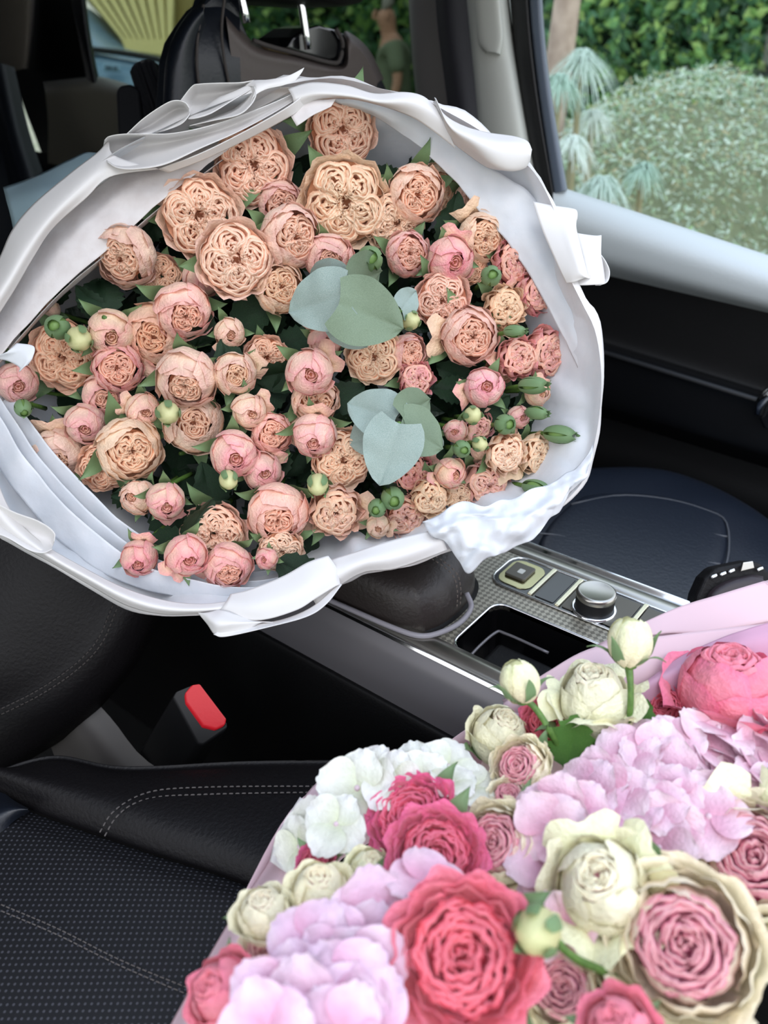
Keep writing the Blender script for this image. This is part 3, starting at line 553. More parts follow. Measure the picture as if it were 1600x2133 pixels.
# dark trees beyond the tinted window
h2 = thing('dark_hedge', 'dark green hedge seen through the tinted window behind the headrest', 'hedge', tuple(hpt(700, 11)))
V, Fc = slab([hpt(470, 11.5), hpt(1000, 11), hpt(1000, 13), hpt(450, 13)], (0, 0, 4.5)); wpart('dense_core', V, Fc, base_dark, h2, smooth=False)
def hfn2(rg):
    t = rg.rand(); z = rg.rand()*4.6; p = hpt(470, 11.4).lerp(hpt(1000, 10.9), t)+Vector((0, 0, z))-cf*(.3*nz((t*12, z*1.5, 9))+.25+.2*rg.rand()); return p, -cf
o = leafcloud(9000, hfn2, .075, LM, 'foliage', '', '', 4, par=h2); o['kind'] = 'stuff'
# grey-green mound
mc = hpt(1420, 4.3)
gb = thing('rounded_bush', 'rounded grey-green bush in front of the hedge at the right', 'bush', tuple(mc))
def mfn(rg):
    a = rg.rand()*2*math.pi; u = rg.rand(); n = Vector((math.cos(a)*(1-u*u)**.5, math.sin(a)*(1-u*u)**.5, u)); r = .97+.06*nz(n*4)+.1*rg.rand()
    q = cs*n.x*1.2*r+cf*n.y*.9*r+Vector((0, 0, n.z*1.24*r)); return mc+q, (n+Vector((0, 0, .6))).normalized()
V = []; Fc = []; nn = 24
for j in range(9):
    el = j/8*math.pi/2
    for i in range(nn): a = i*2*math.pi/nn; V.append(mc+cs*1.14*math.cos(el)*math.cos(a)+cf*.85*math.cos(el)*math.sin(a)+Vector((0, 0, 1.17*math.sin(el))))
for j in range(8):
    for i in range(nn): Fc.append((j*nn+i, j*nn+(i+1) % nn, (j+1)*nn+(i+1) % nn, (j+1)*nn+i))
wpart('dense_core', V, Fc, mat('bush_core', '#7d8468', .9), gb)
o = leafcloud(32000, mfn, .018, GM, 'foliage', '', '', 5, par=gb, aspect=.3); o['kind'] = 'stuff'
# low green shrub under the window line
lc = hpt(1290, 3.0)
def lfn(rg):
    n = Vector(rg.randn(3)).normalized(); n.z = abs(n.z); q = lc+cs*n.x*.62+cf*n.y*.35+Vector((0, 0, .45+n.z*.36+.04*rg.rand())); return q, n
leafcloud(3500, lfn, .02, [LM[2], LM[5], GM[3], GM[2]], 'low_shrub', 'low yellow-green shrub just above the grey door sill', 'shrub', 6)
lc2 = hpt(1590, 2.9)
def lfn2(rg):
    n = Vector(rg.randn(3)).normalized(); n.z = abs(n.z); q = lc2+cs*n.x*.3+cf*n.y*.3+Vector((0, 0, .40+n.z*.32)); return q, n
leafcloud(1200, lfn2, .022, [LM[5], LM[2]], 'low_shrub', 'small bright green shrub at the right edge above the sill', 'shrub', 7)
# pale tufted plants
def tuft(px, py, dist, rad, lab, seed):
    r = ray(px, py); r = r/r.dot(cf); c = CAM+r*dist; rg = random.Random(seed)
    t = thing('tufted_plant', lab, 'plant', (c.x, c.y, 0), group='pale drooping tufted plants outside')
    V, Fc = tube([(c.x, c.y, 0), (c.x+.03, c.y, c.z*.5), tuple(c)], .012, 6); wpart('stalk', V, Fc, GM[3], t)
    V = []; Fc = []
    for k in range(260):
        a = rg.random()*2*math.pi; el = rg.uniform(-.1, 1.4); L_ = rad*rg.uniform(.7, 1.1)
        d = Vector((math.cos(a)*math.cos(el), math.sin(a)*math.cos(el), math.sin(el))); w = Vector((-math.sin(a), math.cos(a), 0))*.0035; b0 = len(V)
        for s in range(5):
            f = s/4; p = c+d*L_*f+Vector((0, 0, -.9*L_*f*f)); V += [p-w*(1.2-f), p+w*(1.2-f)]
        for s in range(4): Fc.append((b0+2*s, b0+2*s+1, b0+2*s+3, b0+2*s+2))
    m = me('fronds', [v-t.location for v in V], Fc, WM[seed % 3]); o = ob('fronds', m, t); o['kind'] = 'stuff'
for q in ((1212, 130, 3.4, .17, 'pale drooping tuft beside the tree trunk, highest in the window', 0), (1165, 175, 3.2, .13, 'pale tuft against the window frame under the trunk', 1), (1192, 300, 3.0, .11, 'pale tuft low on the left of the side window', 2), (1255, 385, 2.6, .11, 'white tuft just above the left end of the sill', 3), (1340, 355, 2.9, .10, 'white tuft right of the others, low before the bush', 4), (1235, 245, 3.5, .12, 'pale wispy tuft left of the rounded bush', 5)): tuft(*q)
tk = hpt(1178, 4.2); q = ray(1190, -60); q = CAM+q/q.dot(cf)*4.2; q2 = ray(1164, 140); q2 = CAM+q2/q2.dot(cf)*4.2; g0 = q2+(q2-q)*(q2.z/(q.z-q2.z))
V, Fc = tube([tuple(g0), tuple(q2), tuple(q), tuple(q+(q-q2)*3)], lambda f: .066-.012*f, 12, 20); tag(wpart('tree_trunk', V, Fc, mat('pale_bark', '#b9a596', .8, noisecol=('#9a8678', 14), bump=(30, .6))), 'slim pale tree trunk behind the window frame at the top right', 'tree')
# yellow ribbed awning and the pale blue car under it
aw = thing('ribbed_awning', 'yellow ribbed awning seen through the rear window at the top left', 'awning', tuple(P(280, 60, 7)))
yel = mat('yellow_slat', '#e6d78e', .5); yel2 = mat('yellow_gap', '#9c8c4c', .6)
for k in range(9):
    u0, u1 = k/9, (k+.72)/9
    def A(u, v):
        a = P(150+190*u, -60-0*u, 6.5).lerp(P(300-110*u+250*u, -60, 6.5), 0); tl = Vector((140+230*u, -60, 0)); bl = Vector((265+95*u, 95-12*u+u*20, 0)); q = tl.lerp(bl, v); return q
    pts = []
    for u, v in ((u0, 0), (u1, 0), (u1, 1), (u0, 1)):
        q = A(u, v); pts.append(P(q.x, q.y, 6.5-.4*v))
    V, Fc = slab(pts, FW*.06); wpart('slat', V, Fc, yel, aw, smooth=False)
V, Fc = slab([P(x, y, 6.6) for x, y in ((130, -60), (420, -60), (380, 95), (270, 100))], FW*.05); wpart('backing', V, Fc, yel2, aw, smooth=False)
V, Fc = slab([P(x, y, 6.05) for x, y in ((252, 80), (340, 82), (395, 100), (395, 122), (262, 104))], FW*.15); wpart('valance', V, Fc, yel, aw, smooth=False)
vc = thing('parked_car', 'pale blue parked car with a number plate below the yellow awning', 'car', tuple(P(260, 130, 6.2)))
blue = mat('pale_blue_paint', '#7fa3bf', .3, coat=.5)
V, Fc = loft([[P(x, y, d) for x, y in r] for r, d in (([(150, 10), (190, 20), (230, 55), (262, 98)], 6.6), ([(150, 60), (195, 72), (240, 92), (300, 112)], 6.1), ([(150, 96), (200, 100), (260, 108), (420, 135)], 5.9), ([(150, 110), (200, 112), (270, 126), (420, 150)], 5.75))], 16, 12); wpart('bonnet', V, Fc, blue, vc)
V, Fc = loft([[P(x, y, d) for x, y in r] for r, d in (([(150, 104), (210, 108), (300, 124), (420, 150)], 5.8), ([(150, 150), (215, 155), (300, 172), (420, 205)], 5.7), ([(150, 260), (215, 262), (300, 280), (420, 320)], 5.8))], 16, 8); wpart('front_panel', V, Fc, blue, vc)
V, Fc = tube([P(150, 100, 5.72), P(210, 105, 5.7), P(300, 118, 5.7), P(420, 146, 5.72)], .02, 8); wpart('dark_gap', V, Fc, M_['rubber'], vc)
V, Fc = slab([P(x, y, 5.62) for x, y in ((215, 131), (250, 135), (250, 148), (215, 144))], FW*.02); wpart('number_plate', V, Fc, mat('plate_blue', '#8fb4cf', .4), vc, smooth=False)
V, Fc = join(*[slab([P(x, y, 5.60) for x, y in ((x0_, 135+.1*(x0_-215)), (x0_+2.4, 135.3+.1*(x0_-215)), (x0_+2.4, 142+.1*(x0_-215)), (x0_, 141.7+.1*(x0_-215)))], FW*.01) for x0_ in (219, 224, 229, 236, 241)]); o = wpart('plate_characters', V, Fc, M_['blackplastic'], vc, smooth=False); o['kind'] = 'stuff'

# ------------------------------------------------------------------ the man outside
def person():
    r = ray(822, 60); r = r/r.dot(cf); b = CAM+r*8.0; b.z = 0
    t = thing('person', 'man in an olive t-shirt walking outside, behind the far pillar', 'person', tuple(b))
    s = -cs # towards the left of the picture
    def bodymesh(name, joints, edges, radii, m, lv=2):
        me_ = bpy.data.meshes.new(name); me_.from_pydata(joints, edges, []); me_.materials.append(m); o = bpy.data.objects.new(name, me_); COL.objects.link(o); o.parent = t
        md = o.modifiers.new('skin', 'SKIN'); md.use_smooth_shade = True; lay = me_.skin_vertices[0].data
        for i, rr in enumerate(radii): lay[i].radius = (rr, rr) if not isinstance(rr, tuple) else rr
        lay[0].use_root = True; sb2 = o.modifiers.new('sub', 'SUBSURF'); sb2.levels = lv; sb2.render_levels = lv; return o
    def J(x, y, z): return tuple(s*x+cf*y+Vector((0, 0, z)))
    skin = mat('skin', '#b98a74', .6)
    J_ = [J(0, 0, .95), J(0, 0, 1.12), J(.02, 0, 1.30), J(.02, 0, 1.44), J(.04, 0, 1.52), J(.07, 0, 1.62), J(.09, 0, 1.72),
          J(.0, -.19, 1.42), J(-.03, -.23, 1.18), J(.03, -.24, .95), J(.05, -.24, .87), J(0, .19, 1.42), J(-.04, .23, 1.18), J(-.03, .24, .95), J(-.02, .24, .87),
          J(0, -.1, .9), J(.08, -.1, .50), J(.02, -.1, .08), J(.14, -.1, .04), J(0, .1, .9), J(-.05, .1, .50), J(-.16, .1, .10), J(-.05, .1, .04)]
    E_ = [(0, 1), (1, 2), (2, 3), (3, 4), (4, 5), (5, 6), (3, 7), (7, 8), (8, 9), (9, 10), (3, 11), (11, 12), (12, 13), (13, 14), (0, 15), (15, 16), (16, 17), (17, 18), (0, 19), (19, 20), (20, 21), (21, 22)]
    R_ = [.13, .12, .13, .09, .055, .095, .085, .06, .045, .035, .04, .06, .045, .035, .04, .085, .06, .045, .04, .085, .06, .045, .04]
    bodymesh('body', J_, E_, R_, skin)
    bodymesh('t_shirt', [J(0, 0, .86), J(0, 0, 1.02), J(0, 0, 1.16), J(.01, 0, 1.32), J(.015, 0, 1.43), J(0, -.19, 1.42), J(-.03, -.235, 1.22), J(0, .19, 1.42), J(-.03, .235, 1.22)], [(0, 1), (1, 2), (2, 3), (3, 4), (4, 5), (5, 6), (4, 7), (7, 8)], [.165, .165, .16, .165, .11, .085, .075, .085, .075], mat('olive_cloth', '#6f7a63', .85))
    bodymesh('trousers', [J(0, 0, .93), J(0, -.1, .86), J(.08, -.1, .50), J(.02, -.1, .12), J(0, .1, .86), J(-.05, .1, .50), J(-.16, .1, .14)], [(0, 1), (1, 2), (2, 3), (0, 4), (4, 5), (5, 6)], [.15, .1, .078, .065, .1, .078, .065], mat('dark_trousers', '#2b2d30', .8))
    bodymesh('hair', [J(.04, 0, 1.70), J(.07, 0, 1.755), J(.11, 0, 1.755)], [(0, 1), (1, 2)], [.08, .082, .06], mat('grey_hair', '#8b8780', .9))
    V, Fc = tube([Vector(J(.155, 0, 1.70)), Vector(J(.185, 0, 1.655)), Vector(J(.16, 0, 1.635))], .014, 8); V = [v+t.location for v in V]; wpart('nose', V, Fc, skin, t)
    for y in (-.05, .05):
        V, Fc = tube([Vector(J(.15, y*.6, 1.695)), Vector(J(.158, y*.6, 1.695))], .011, 8); V = [v+t.location for v in V]; wpart('eye', V, Fc, M_['rubber'], t)
        V, Fc = tube([Vector(J(.06, y*1.75, 1.70)), Vector(J(.055, y*1.9, 1.66)), Vector(J(.065, y*1.75, 1.635))], .012, 8); V = [v+t.location for v in V]; wpart('ear', V, Fc, skin, t)
person()

# ------------------------------------------------------------------ flower parts, unit radius, axis +Z
def petal_mesh(key, R, phimax, Wd, ns=12, nt_=10, rnd=.20, asym=.035, curl=.08, wav=.05, phi0=.25, sq=.85, seed=0, light=(.78, 1.0), pink=.5, green=.35, tip=.0, thick=False):
    rg = random.Random(seed); ph = rg.uniform(0, 6.28); ph2 = rg.uniform(0, 6.28); fr = rg.uniform(4, 7); sk = rg.uniform(-.06, .06)
    V = []; Fc = []; cl = []
    for j in range(nt_+1):
        t = j/nt_
        for i in range(ns+1):
            s = -1+2*i/ns
            tt = t*(1-rnd*abs(s)**3+tip*max(0, 1-abs(s)*2.2)+.025*math.sin(s*fr+ph)*t+sk*s*t)
            phi = phi0+(phimax-phi0)*tt
            k = max(0, (t-.78)/.22)
            rr = R*(1+asym*s+.02*math.sin(s*9+ph)*t)
            r = rr*math.sin(phi)+curl*R*k*k; z = -rr*math.cos(phi)*sq-curl*R*k*k*.35
            r += wav*R*t*t*math.sin(s*fr+ph)+.018*math.sin(s*15+ph2)*t*t; z += wav*.5*R*t*t*math.sin(s*fr*1.3+ph2)
            az = s*Wd*(.45+.55*min(1, t*1.6)**.7)
            V.append((r*math.cos(az), r*math.sin(az), z))
            e = max(abs(s)**4*.8, max(0, (t-.82)/.18))
            cl.append((light[0]+(light[1]-light[0])*min(1, t*1.1), min(1, e*.8+pink*.5*abs(math.sin(s*2+ph))), max(0, 1-t*3.0)*green, 1))
    for j in range(nt_):
        for i in range(ns): a = j*(ns+1)+i; Fc.append((a, a+1, a+ns+2, a+ns+1))
    return me(key, V, Fc, None, True, cl)
def ruffle_mesh(key, nq=4, m=6, R=.86, h0=.35, dome=.22, depth=.35, seed=0, lip=.05, dip=.12, jit=.05, mode='quarter', tone=(0.0, .95), pinkc=.15):
    """nested folded petals: each a thin upright sheet with a lipped wavy edge"""
    rg = random.Random(seed); V = []; Fc = []; cl = []
    def ribbon(f, n, hh, s0):
        """f(u) -> (x, y), u in 0..1; lip pushed outward"""
        b0 = len(V); pp = [rg.uniform(0, 6.28) for _ in range(4)]; A = rg.uniform(.6, 1.3)*jit
        pts = []
        for i in range(n+1):
            u = i/n; x, y = f(u)
            w = A*math.sin(u*15+pp[0])*.55+A*math.sin(u*31+pp[1])*.3+A*.2*math.sin(u*53+pp[2])
            pts.append((x, y, w))
        for i in range(n+1):
            a = pts[max(0, i-1)]; b = pts[min(n, i+1)]; tx, ty = b[0]-a[0], b[1]-a[1]; l = math.hypot(tx, ty) or 1; nx, ny = ty/l, -tx/l
            x, y, w = pts[i]; x += nx*w; y += ny*w; rr = math.hypot(x, y)
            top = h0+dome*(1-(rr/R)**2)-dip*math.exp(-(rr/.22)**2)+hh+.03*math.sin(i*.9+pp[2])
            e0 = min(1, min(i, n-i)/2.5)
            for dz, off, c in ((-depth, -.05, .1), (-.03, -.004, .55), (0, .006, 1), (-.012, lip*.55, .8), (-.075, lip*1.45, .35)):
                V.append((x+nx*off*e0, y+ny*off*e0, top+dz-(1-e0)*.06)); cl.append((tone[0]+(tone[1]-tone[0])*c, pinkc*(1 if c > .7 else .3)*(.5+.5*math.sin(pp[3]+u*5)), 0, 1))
        for i in range(n):
            for k in range(4): a = b0+i*5+k; Fc.append((a, a+1, a+6, a+5))
    if mode == 'quarter':
        off = rg.uniform(0, 6.28)
        for q in range(nq):
            aq = off+q*2*math.pi/nq+rg.uniform(-.12, .12); ca, sa = math.cos(aq), math.sin(aq); hw = math.pi/nq*rg.uniform(.92, 1.08)
            for j in range(m):
                s = 1-j/(m+.3); s = s**1.05; tw = rg.uniform(-.12, .12)
                def f(u, s=s, tw=tw, aq=aq, hw=hw, j=j):
                    th = (u*2-1)*math.pi*.93          # loop open at the centre
                    rad = R*(.10+.06*(1-s)+(.90*s**.75-.12*(1-s))*(.5+.5*math.cos(th))**.62)
                    ang = aq+tw+hw*s*1.02*math.sin(th)*(.55+.45*abs(math.sin(th)))
                    return rad*math.cos(ang), rad*math.sin(ang)
                ribbon(f, 30, rg.uniform(-.045, .045)+.03*(1-s), s)
        for k in range(3):
            a0 = rg.uniform(0, 6.28); r0 = .08+.05*k
            ribbon(lambda u: (r0*math.cos(a0+u*4), r0*math.sin(a0+u*4)), 8, -.02*k, 1)
    else:   # spiral rings of overlapping curved sheets
        nr = m
        for j in range(nr):
            r0 = R*(1-j/nr)**.9; cnt = max(2, int(3+r0*5)); o2 = rg.uniform(0, 6.28)
            for k in range(cnt):
                a0 = o2+k*2*math.pi/cnt; span = 2*math.pi/cnt*rg.uniform(1.15, 1.6); rj = r0*rg.uniform(.93, 1.04); bend = rg.uniform(-.10, .05)
                ribbon(lambda u: ((rj+bend*R*(1 if mode == 'spiral' else 2.2)*math.sin(math.pi*u)**2-.07*R*u)*math.cos(a0+span*u), (rj+bend*R*math.sin(math.pi*u)**2-.07*R*u)*math.sin(a0+span*u)), max(8, int(22*rj)), rg.uniform(-.03, .03)+.0*j, 1)
    # floor that closes the cup under the sheets
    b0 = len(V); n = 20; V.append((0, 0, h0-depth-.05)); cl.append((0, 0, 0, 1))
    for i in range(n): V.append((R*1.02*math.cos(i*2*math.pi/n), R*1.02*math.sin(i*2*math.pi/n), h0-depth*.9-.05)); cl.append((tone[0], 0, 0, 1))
    for i in range(n): Fc.append((b0, b0+1+i, b0+1+(i+1) % n))
    return me(key, V, Fc, None, True, cl)
def sepal_mesh(key, hug=1.0, L=.9, out=.5, seed=0, w=.30):
    rg = random.Random(seed); V = []; Fc = []; n = 9; bend = rg.uniform(-.15, .15)
    for j in range(n+1):
        t = j/n; wd = w*math.sin(math.pi*min(1, .12+t*.88))**.8*(1-t)**.35
        if t < .55: ph = .1+hug*1.25*(t/.55); r = 1.06*math.sin(ph); z = -1.03*math.cos(ph)*.95
        else:
            ph = .1+hug*1.25; k = (t-.55)/.45; r = 1.06*math.sin(ph)+out*k; z = -1.03*math.cos(ph)*.95+L*.45*k-out*.5*k*k
        for s in (-1, -.5, 0, .5, 1):
            V.append((r-abs(s)*.03, s*wd+bend*t*t, z+abs(s)*.06*t))
    for j in range(n):
        for i in range(4): a = j*5+i; Fc.append((a, a+1, a+6, a+5))
    return me(key, V, Fc, M_['sepal'])
def wrapsepal_mesh(key, seed=0, w=.55, reach=2.6, tip=.35):
    rg = random.Random(seed); V = []; Fc = []; n = 12; b = rg.uniform(-.2, .2)
    for j in range(n+1):
        t = j/n; k = max(0, (t-.72)/.28); ph = .12+reach*min(t, .72)/.72
        wd = w*math.sin(math.pi*min(1, .10+t*.82))**.7*(1-k)**.8+.012
        for s in (-1, -.5, 0, .5, 1):
            az = s*wd/max(.35, math.sin(ph)+.1)*.9+b*t*t; r = .97*math.sin(ph)**.9+.03+.10*k*(1 if seed % 2 else -.4)-abs(s)*.02; z = -1.15*math.cos(ph)+tip*k
            V.append((r*math.cos(az), r*math.sin(az), z))
    for j in range(n):
        for i in range(4): a = j*5+i; Fc.append((a, a+1, a+6, a+5))
    return me(key, V, Fc, M_['sepal'])
def leaf_mesh(key, m, L=1.0, w=.36, fold=.14, serr=.03, droop=.25, heart=False, seed=0):
    rg = random.Random(seed); n = 14; V = []; Fc = []; S = (-1, -.66, -.33, -.08, 0, .08, .33, .66, 1)
    for j in range(n+1):
        t = j/n
        wd = w*(math.sin(math.pi*t**.8)**.75 if not heart else (math.sin(math.pi*min(1, t*.94+.06)**.62))**.6*1.0)
        wd = max(wd, .004)*(1+serr*(1 if j % 2 else -1)*3)
        for s in S:
            x = t*L+(-.10*abs(s)**1.5*L*max(0, 1-t*5) if heart else 0)
            V.append((x, s*wd, abs(s)*wd*fold*1.2-droop*t*t*L*.6+.018*math.sin(t*16+abs(s)*3)*abs(s)-(.012 if s == 0 else 0)+.03*math.sin(t*5+s*3+seed)))
    k = len(S)
    for j in range(n):
        for i in range(k-1): a = j*k+i; Fc.append((a, a+1, a+k+1, a+k))
    return me(key, V, Fc, m)
def ovoid_mesh(key, m, sx_=1.0, sz=1.25, seams=5, depth=.06, tw=1.2, col=None):
    V = []; Fc = []; n = 30; q = 14; cl = []
    for j in range(q+1):
        ph = math.pi*j/q
        for i in range(n):
            a = i*2*math.pi/n+tw*j/q; g = 1-depth*(1-abs(math.sin(a*seams/2-tw*j/q*seams/2)))**4; r = math.sin(ph)**.9*g*(1-.22*(j/q)**2)
            V.append((r*sx_*math.cos(a), r*sx_*math.sin(a), -math.cos(ph)*sz)); cl.append((.9, .2, max(0, .6-j/q), 1))
    for j in range(q):
        for i in range(n): Fc.append((j*n+i, j*n+(i+1) % n, (j+1)*n+(i+1) % n, (j+1)*n+i))
    return me(key, V, Fc, m, True, cl if col else None)
LIB = {}
def flower_lib(pal, mt):
    """for one palette: petal meshes and centres of every bloom type"""
    def pm(k, *a, **kw): m = petal_mesh(pal+k, *a, **kw); m.materials.clear(); m.materials.append(mt); return m
    def rm(k, **kw): m = ruffle_mesh(pal+k, **kw); m.materials.clear(); m.materials.append(mt); return m
    r = math.radians
    L = {}
    for s in range(3):
        L['open', s] = dict(rings=[([pm('petal', 1.0, r(98), .72, curl=.10, wav=.05, seed=s*7+k, sq=.8, pink=.2) for k in range(2)], 6), ([pm('petal', .94, r(106), .70, curl=.03, wav=.04, seed=s*7+k+3, sq=.78, pink=.2) for k in range(2)], 5)],
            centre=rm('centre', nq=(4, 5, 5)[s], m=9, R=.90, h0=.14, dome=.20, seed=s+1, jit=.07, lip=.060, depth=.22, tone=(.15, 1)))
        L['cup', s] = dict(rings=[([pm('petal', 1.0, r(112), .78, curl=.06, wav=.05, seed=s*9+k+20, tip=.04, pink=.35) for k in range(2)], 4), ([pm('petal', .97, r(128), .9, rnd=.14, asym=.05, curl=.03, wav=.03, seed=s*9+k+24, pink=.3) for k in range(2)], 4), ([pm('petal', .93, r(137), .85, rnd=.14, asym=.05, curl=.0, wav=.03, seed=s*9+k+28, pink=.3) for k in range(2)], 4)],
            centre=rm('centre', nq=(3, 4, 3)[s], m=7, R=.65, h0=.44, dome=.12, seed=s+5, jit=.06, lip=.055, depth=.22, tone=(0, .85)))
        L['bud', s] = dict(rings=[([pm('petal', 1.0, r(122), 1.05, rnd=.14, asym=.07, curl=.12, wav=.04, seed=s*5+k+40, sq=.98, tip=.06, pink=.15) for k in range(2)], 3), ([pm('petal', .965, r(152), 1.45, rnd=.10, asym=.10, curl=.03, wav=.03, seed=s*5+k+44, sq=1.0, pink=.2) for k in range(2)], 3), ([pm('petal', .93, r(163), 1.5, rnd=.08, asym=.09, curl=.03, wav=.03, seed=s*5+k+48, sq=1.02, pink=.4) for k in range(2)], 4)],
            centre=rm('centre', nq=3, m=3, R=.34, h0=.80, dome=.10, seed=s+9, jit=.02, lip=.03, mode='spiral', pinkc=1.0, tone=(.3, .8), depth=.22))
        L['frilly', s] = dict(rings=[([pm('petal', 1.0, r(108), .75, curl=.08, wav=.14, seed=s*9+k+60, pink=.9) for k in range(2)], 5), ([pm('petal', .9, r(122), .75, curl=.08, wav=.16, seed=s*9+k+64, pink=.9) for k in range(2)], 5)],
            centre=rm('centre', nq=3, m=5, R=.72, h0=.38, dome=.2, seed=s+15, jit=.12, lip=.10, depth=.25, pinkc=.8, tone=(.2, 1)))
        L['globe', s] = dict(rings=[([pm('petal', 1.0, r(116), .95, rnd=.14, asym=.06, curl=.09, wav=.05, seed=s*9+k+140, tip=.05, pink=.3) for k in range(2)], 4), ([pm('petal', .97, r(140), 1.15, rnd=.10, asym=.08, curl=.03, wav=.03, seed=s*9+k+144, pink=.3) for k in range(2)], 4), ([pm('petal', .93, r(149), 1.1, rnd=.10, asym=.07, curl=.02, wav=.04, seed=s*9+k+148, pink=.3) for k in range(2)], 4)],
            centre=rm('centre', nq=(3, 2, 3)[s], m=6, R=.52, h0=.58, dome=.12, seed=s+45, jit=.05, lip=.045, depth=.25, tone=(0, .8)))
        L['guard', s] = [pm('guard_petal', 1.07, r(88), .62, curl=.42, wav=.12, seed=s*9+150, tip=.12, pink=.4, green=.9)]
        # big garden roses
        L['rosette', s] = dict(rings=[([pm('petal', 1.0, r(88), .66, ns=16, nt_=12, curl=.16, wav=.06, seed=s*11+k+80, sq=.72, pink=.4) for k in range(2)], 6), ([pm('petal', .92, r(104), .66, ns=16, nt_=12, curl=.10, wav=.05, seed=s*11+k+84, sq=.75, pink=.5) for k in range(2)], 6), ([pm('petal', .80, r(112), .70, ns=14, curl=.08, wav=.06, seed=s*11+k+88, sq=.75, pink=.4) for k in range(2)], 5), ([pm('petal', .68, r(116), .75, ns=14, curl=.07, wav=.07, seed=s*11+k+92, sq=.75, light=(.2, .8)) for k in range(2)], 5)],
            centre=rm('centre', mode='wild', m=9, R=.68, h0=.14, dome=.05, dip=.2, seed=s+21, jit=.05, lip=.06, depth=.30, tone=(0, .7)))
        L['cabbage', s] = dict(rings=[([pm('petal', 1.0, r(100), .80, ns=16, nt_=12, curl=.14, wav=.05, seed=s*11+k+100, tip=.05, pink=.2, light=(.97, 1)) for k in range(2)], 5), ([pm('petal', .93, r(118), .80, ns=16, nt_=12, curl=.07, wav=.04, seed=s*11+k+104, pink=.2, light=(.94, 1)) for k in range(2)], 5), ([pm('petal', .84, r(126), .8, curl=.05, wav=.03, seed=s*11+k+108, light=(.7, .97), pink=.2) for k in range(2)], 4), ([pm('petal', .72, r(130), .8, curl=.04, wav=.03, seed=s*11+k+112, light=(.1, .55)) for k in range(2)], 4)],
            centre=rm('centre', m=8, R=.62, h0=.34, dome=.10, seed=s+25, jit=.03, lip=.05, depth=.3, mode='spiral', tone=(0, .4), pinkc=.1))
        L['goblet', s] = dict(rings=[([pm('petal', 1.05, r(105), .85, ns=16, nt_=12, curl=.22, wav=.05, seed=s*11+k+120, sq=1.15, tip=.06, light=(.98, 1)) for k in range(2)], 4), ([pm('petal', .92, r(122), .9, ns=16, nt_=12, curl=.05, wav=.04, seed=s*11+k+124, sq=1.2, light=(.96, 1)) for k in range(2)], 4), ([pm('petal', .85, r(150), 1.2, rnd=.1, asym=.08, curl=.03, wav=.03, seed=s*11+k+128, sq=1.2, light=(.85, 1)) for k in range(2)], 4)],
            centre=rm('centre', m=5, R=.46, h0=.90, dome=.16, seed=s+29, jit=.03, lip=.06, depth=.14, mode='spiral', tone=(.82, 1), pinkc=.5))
    return L
PAL = {'peach': flower_lib('', M_['peach']), 'cream': flower_lib('', M_['cream']), 'coral': flower_lib('', M_['coral'])}
SEPL = [sepal_mesh('sepal', (.75, 1.0, 1.15)[s], (1.2, 1.9, 1.5)[s], (.9, .35, .25)[s], s+30, .36) for s in range(3)]; SEP = [sepal_mesh('sepal', .8, 1.0, .55, s) for s in range(3)]; SEPH = [wrapsepal_mesh('sepal', s, .60) for s in range(3)]; SEPW = [wrapsepal_mesh('sepal', s, .36, 2.2, .5) for s in range(3)]
LEAF = [leaf_mesh('leaf', M_['leaf'], seed=s) for s in range(3)]; LEAF2 = [leaf_mesh('leaf', M_['leaf2'], seed=s+3, serr=.05) for s in range(2)]
OVG = ovoid_mesh('bud_body', M_['greenbud']); OVC = ovoid_mesh('bud_body', mat('pale_green_cream', '#e0d9a8', .5, noisecol=('#c9cf92', 60), trans=.2), col=True)
for m in (OVC,): pass
def frame(axis, spin=0.0):
    z = axis.normalized(); x = Vector((0, 0, 1)).cross(z)
    if x.length < .05: x = Vector((1, 0, 0)).cross(z)
    x.normalize(); y = z.cross(x); c, s = math.cos(spin), math.sin(spin); X = x*c+y*s; Y = y*c-x*s
    return Matrix((X, Y, z)).transposed().to_4x4()
def TRS(p, axis, s, spin=0.0):
    m = frame(axis, spin); sc = Matrix.Diagonal((s[0], s[1], s[2], 1)) if isinstance(s, tuple) else Matrix.Scale(s, 4); return Matrix.Translation(p) @ m @ sc
ROT = lambda a: Matrix.Rotation(a, 4, 'Z')
def jitcol(rg, base=(1, 1, 1), a=.06): k = rg.uniform(1-a, 1+a*.6); return tuple(min(1.2, c*k*rg.uniform(1-a*.3, 1+a*.3)) for c in base)
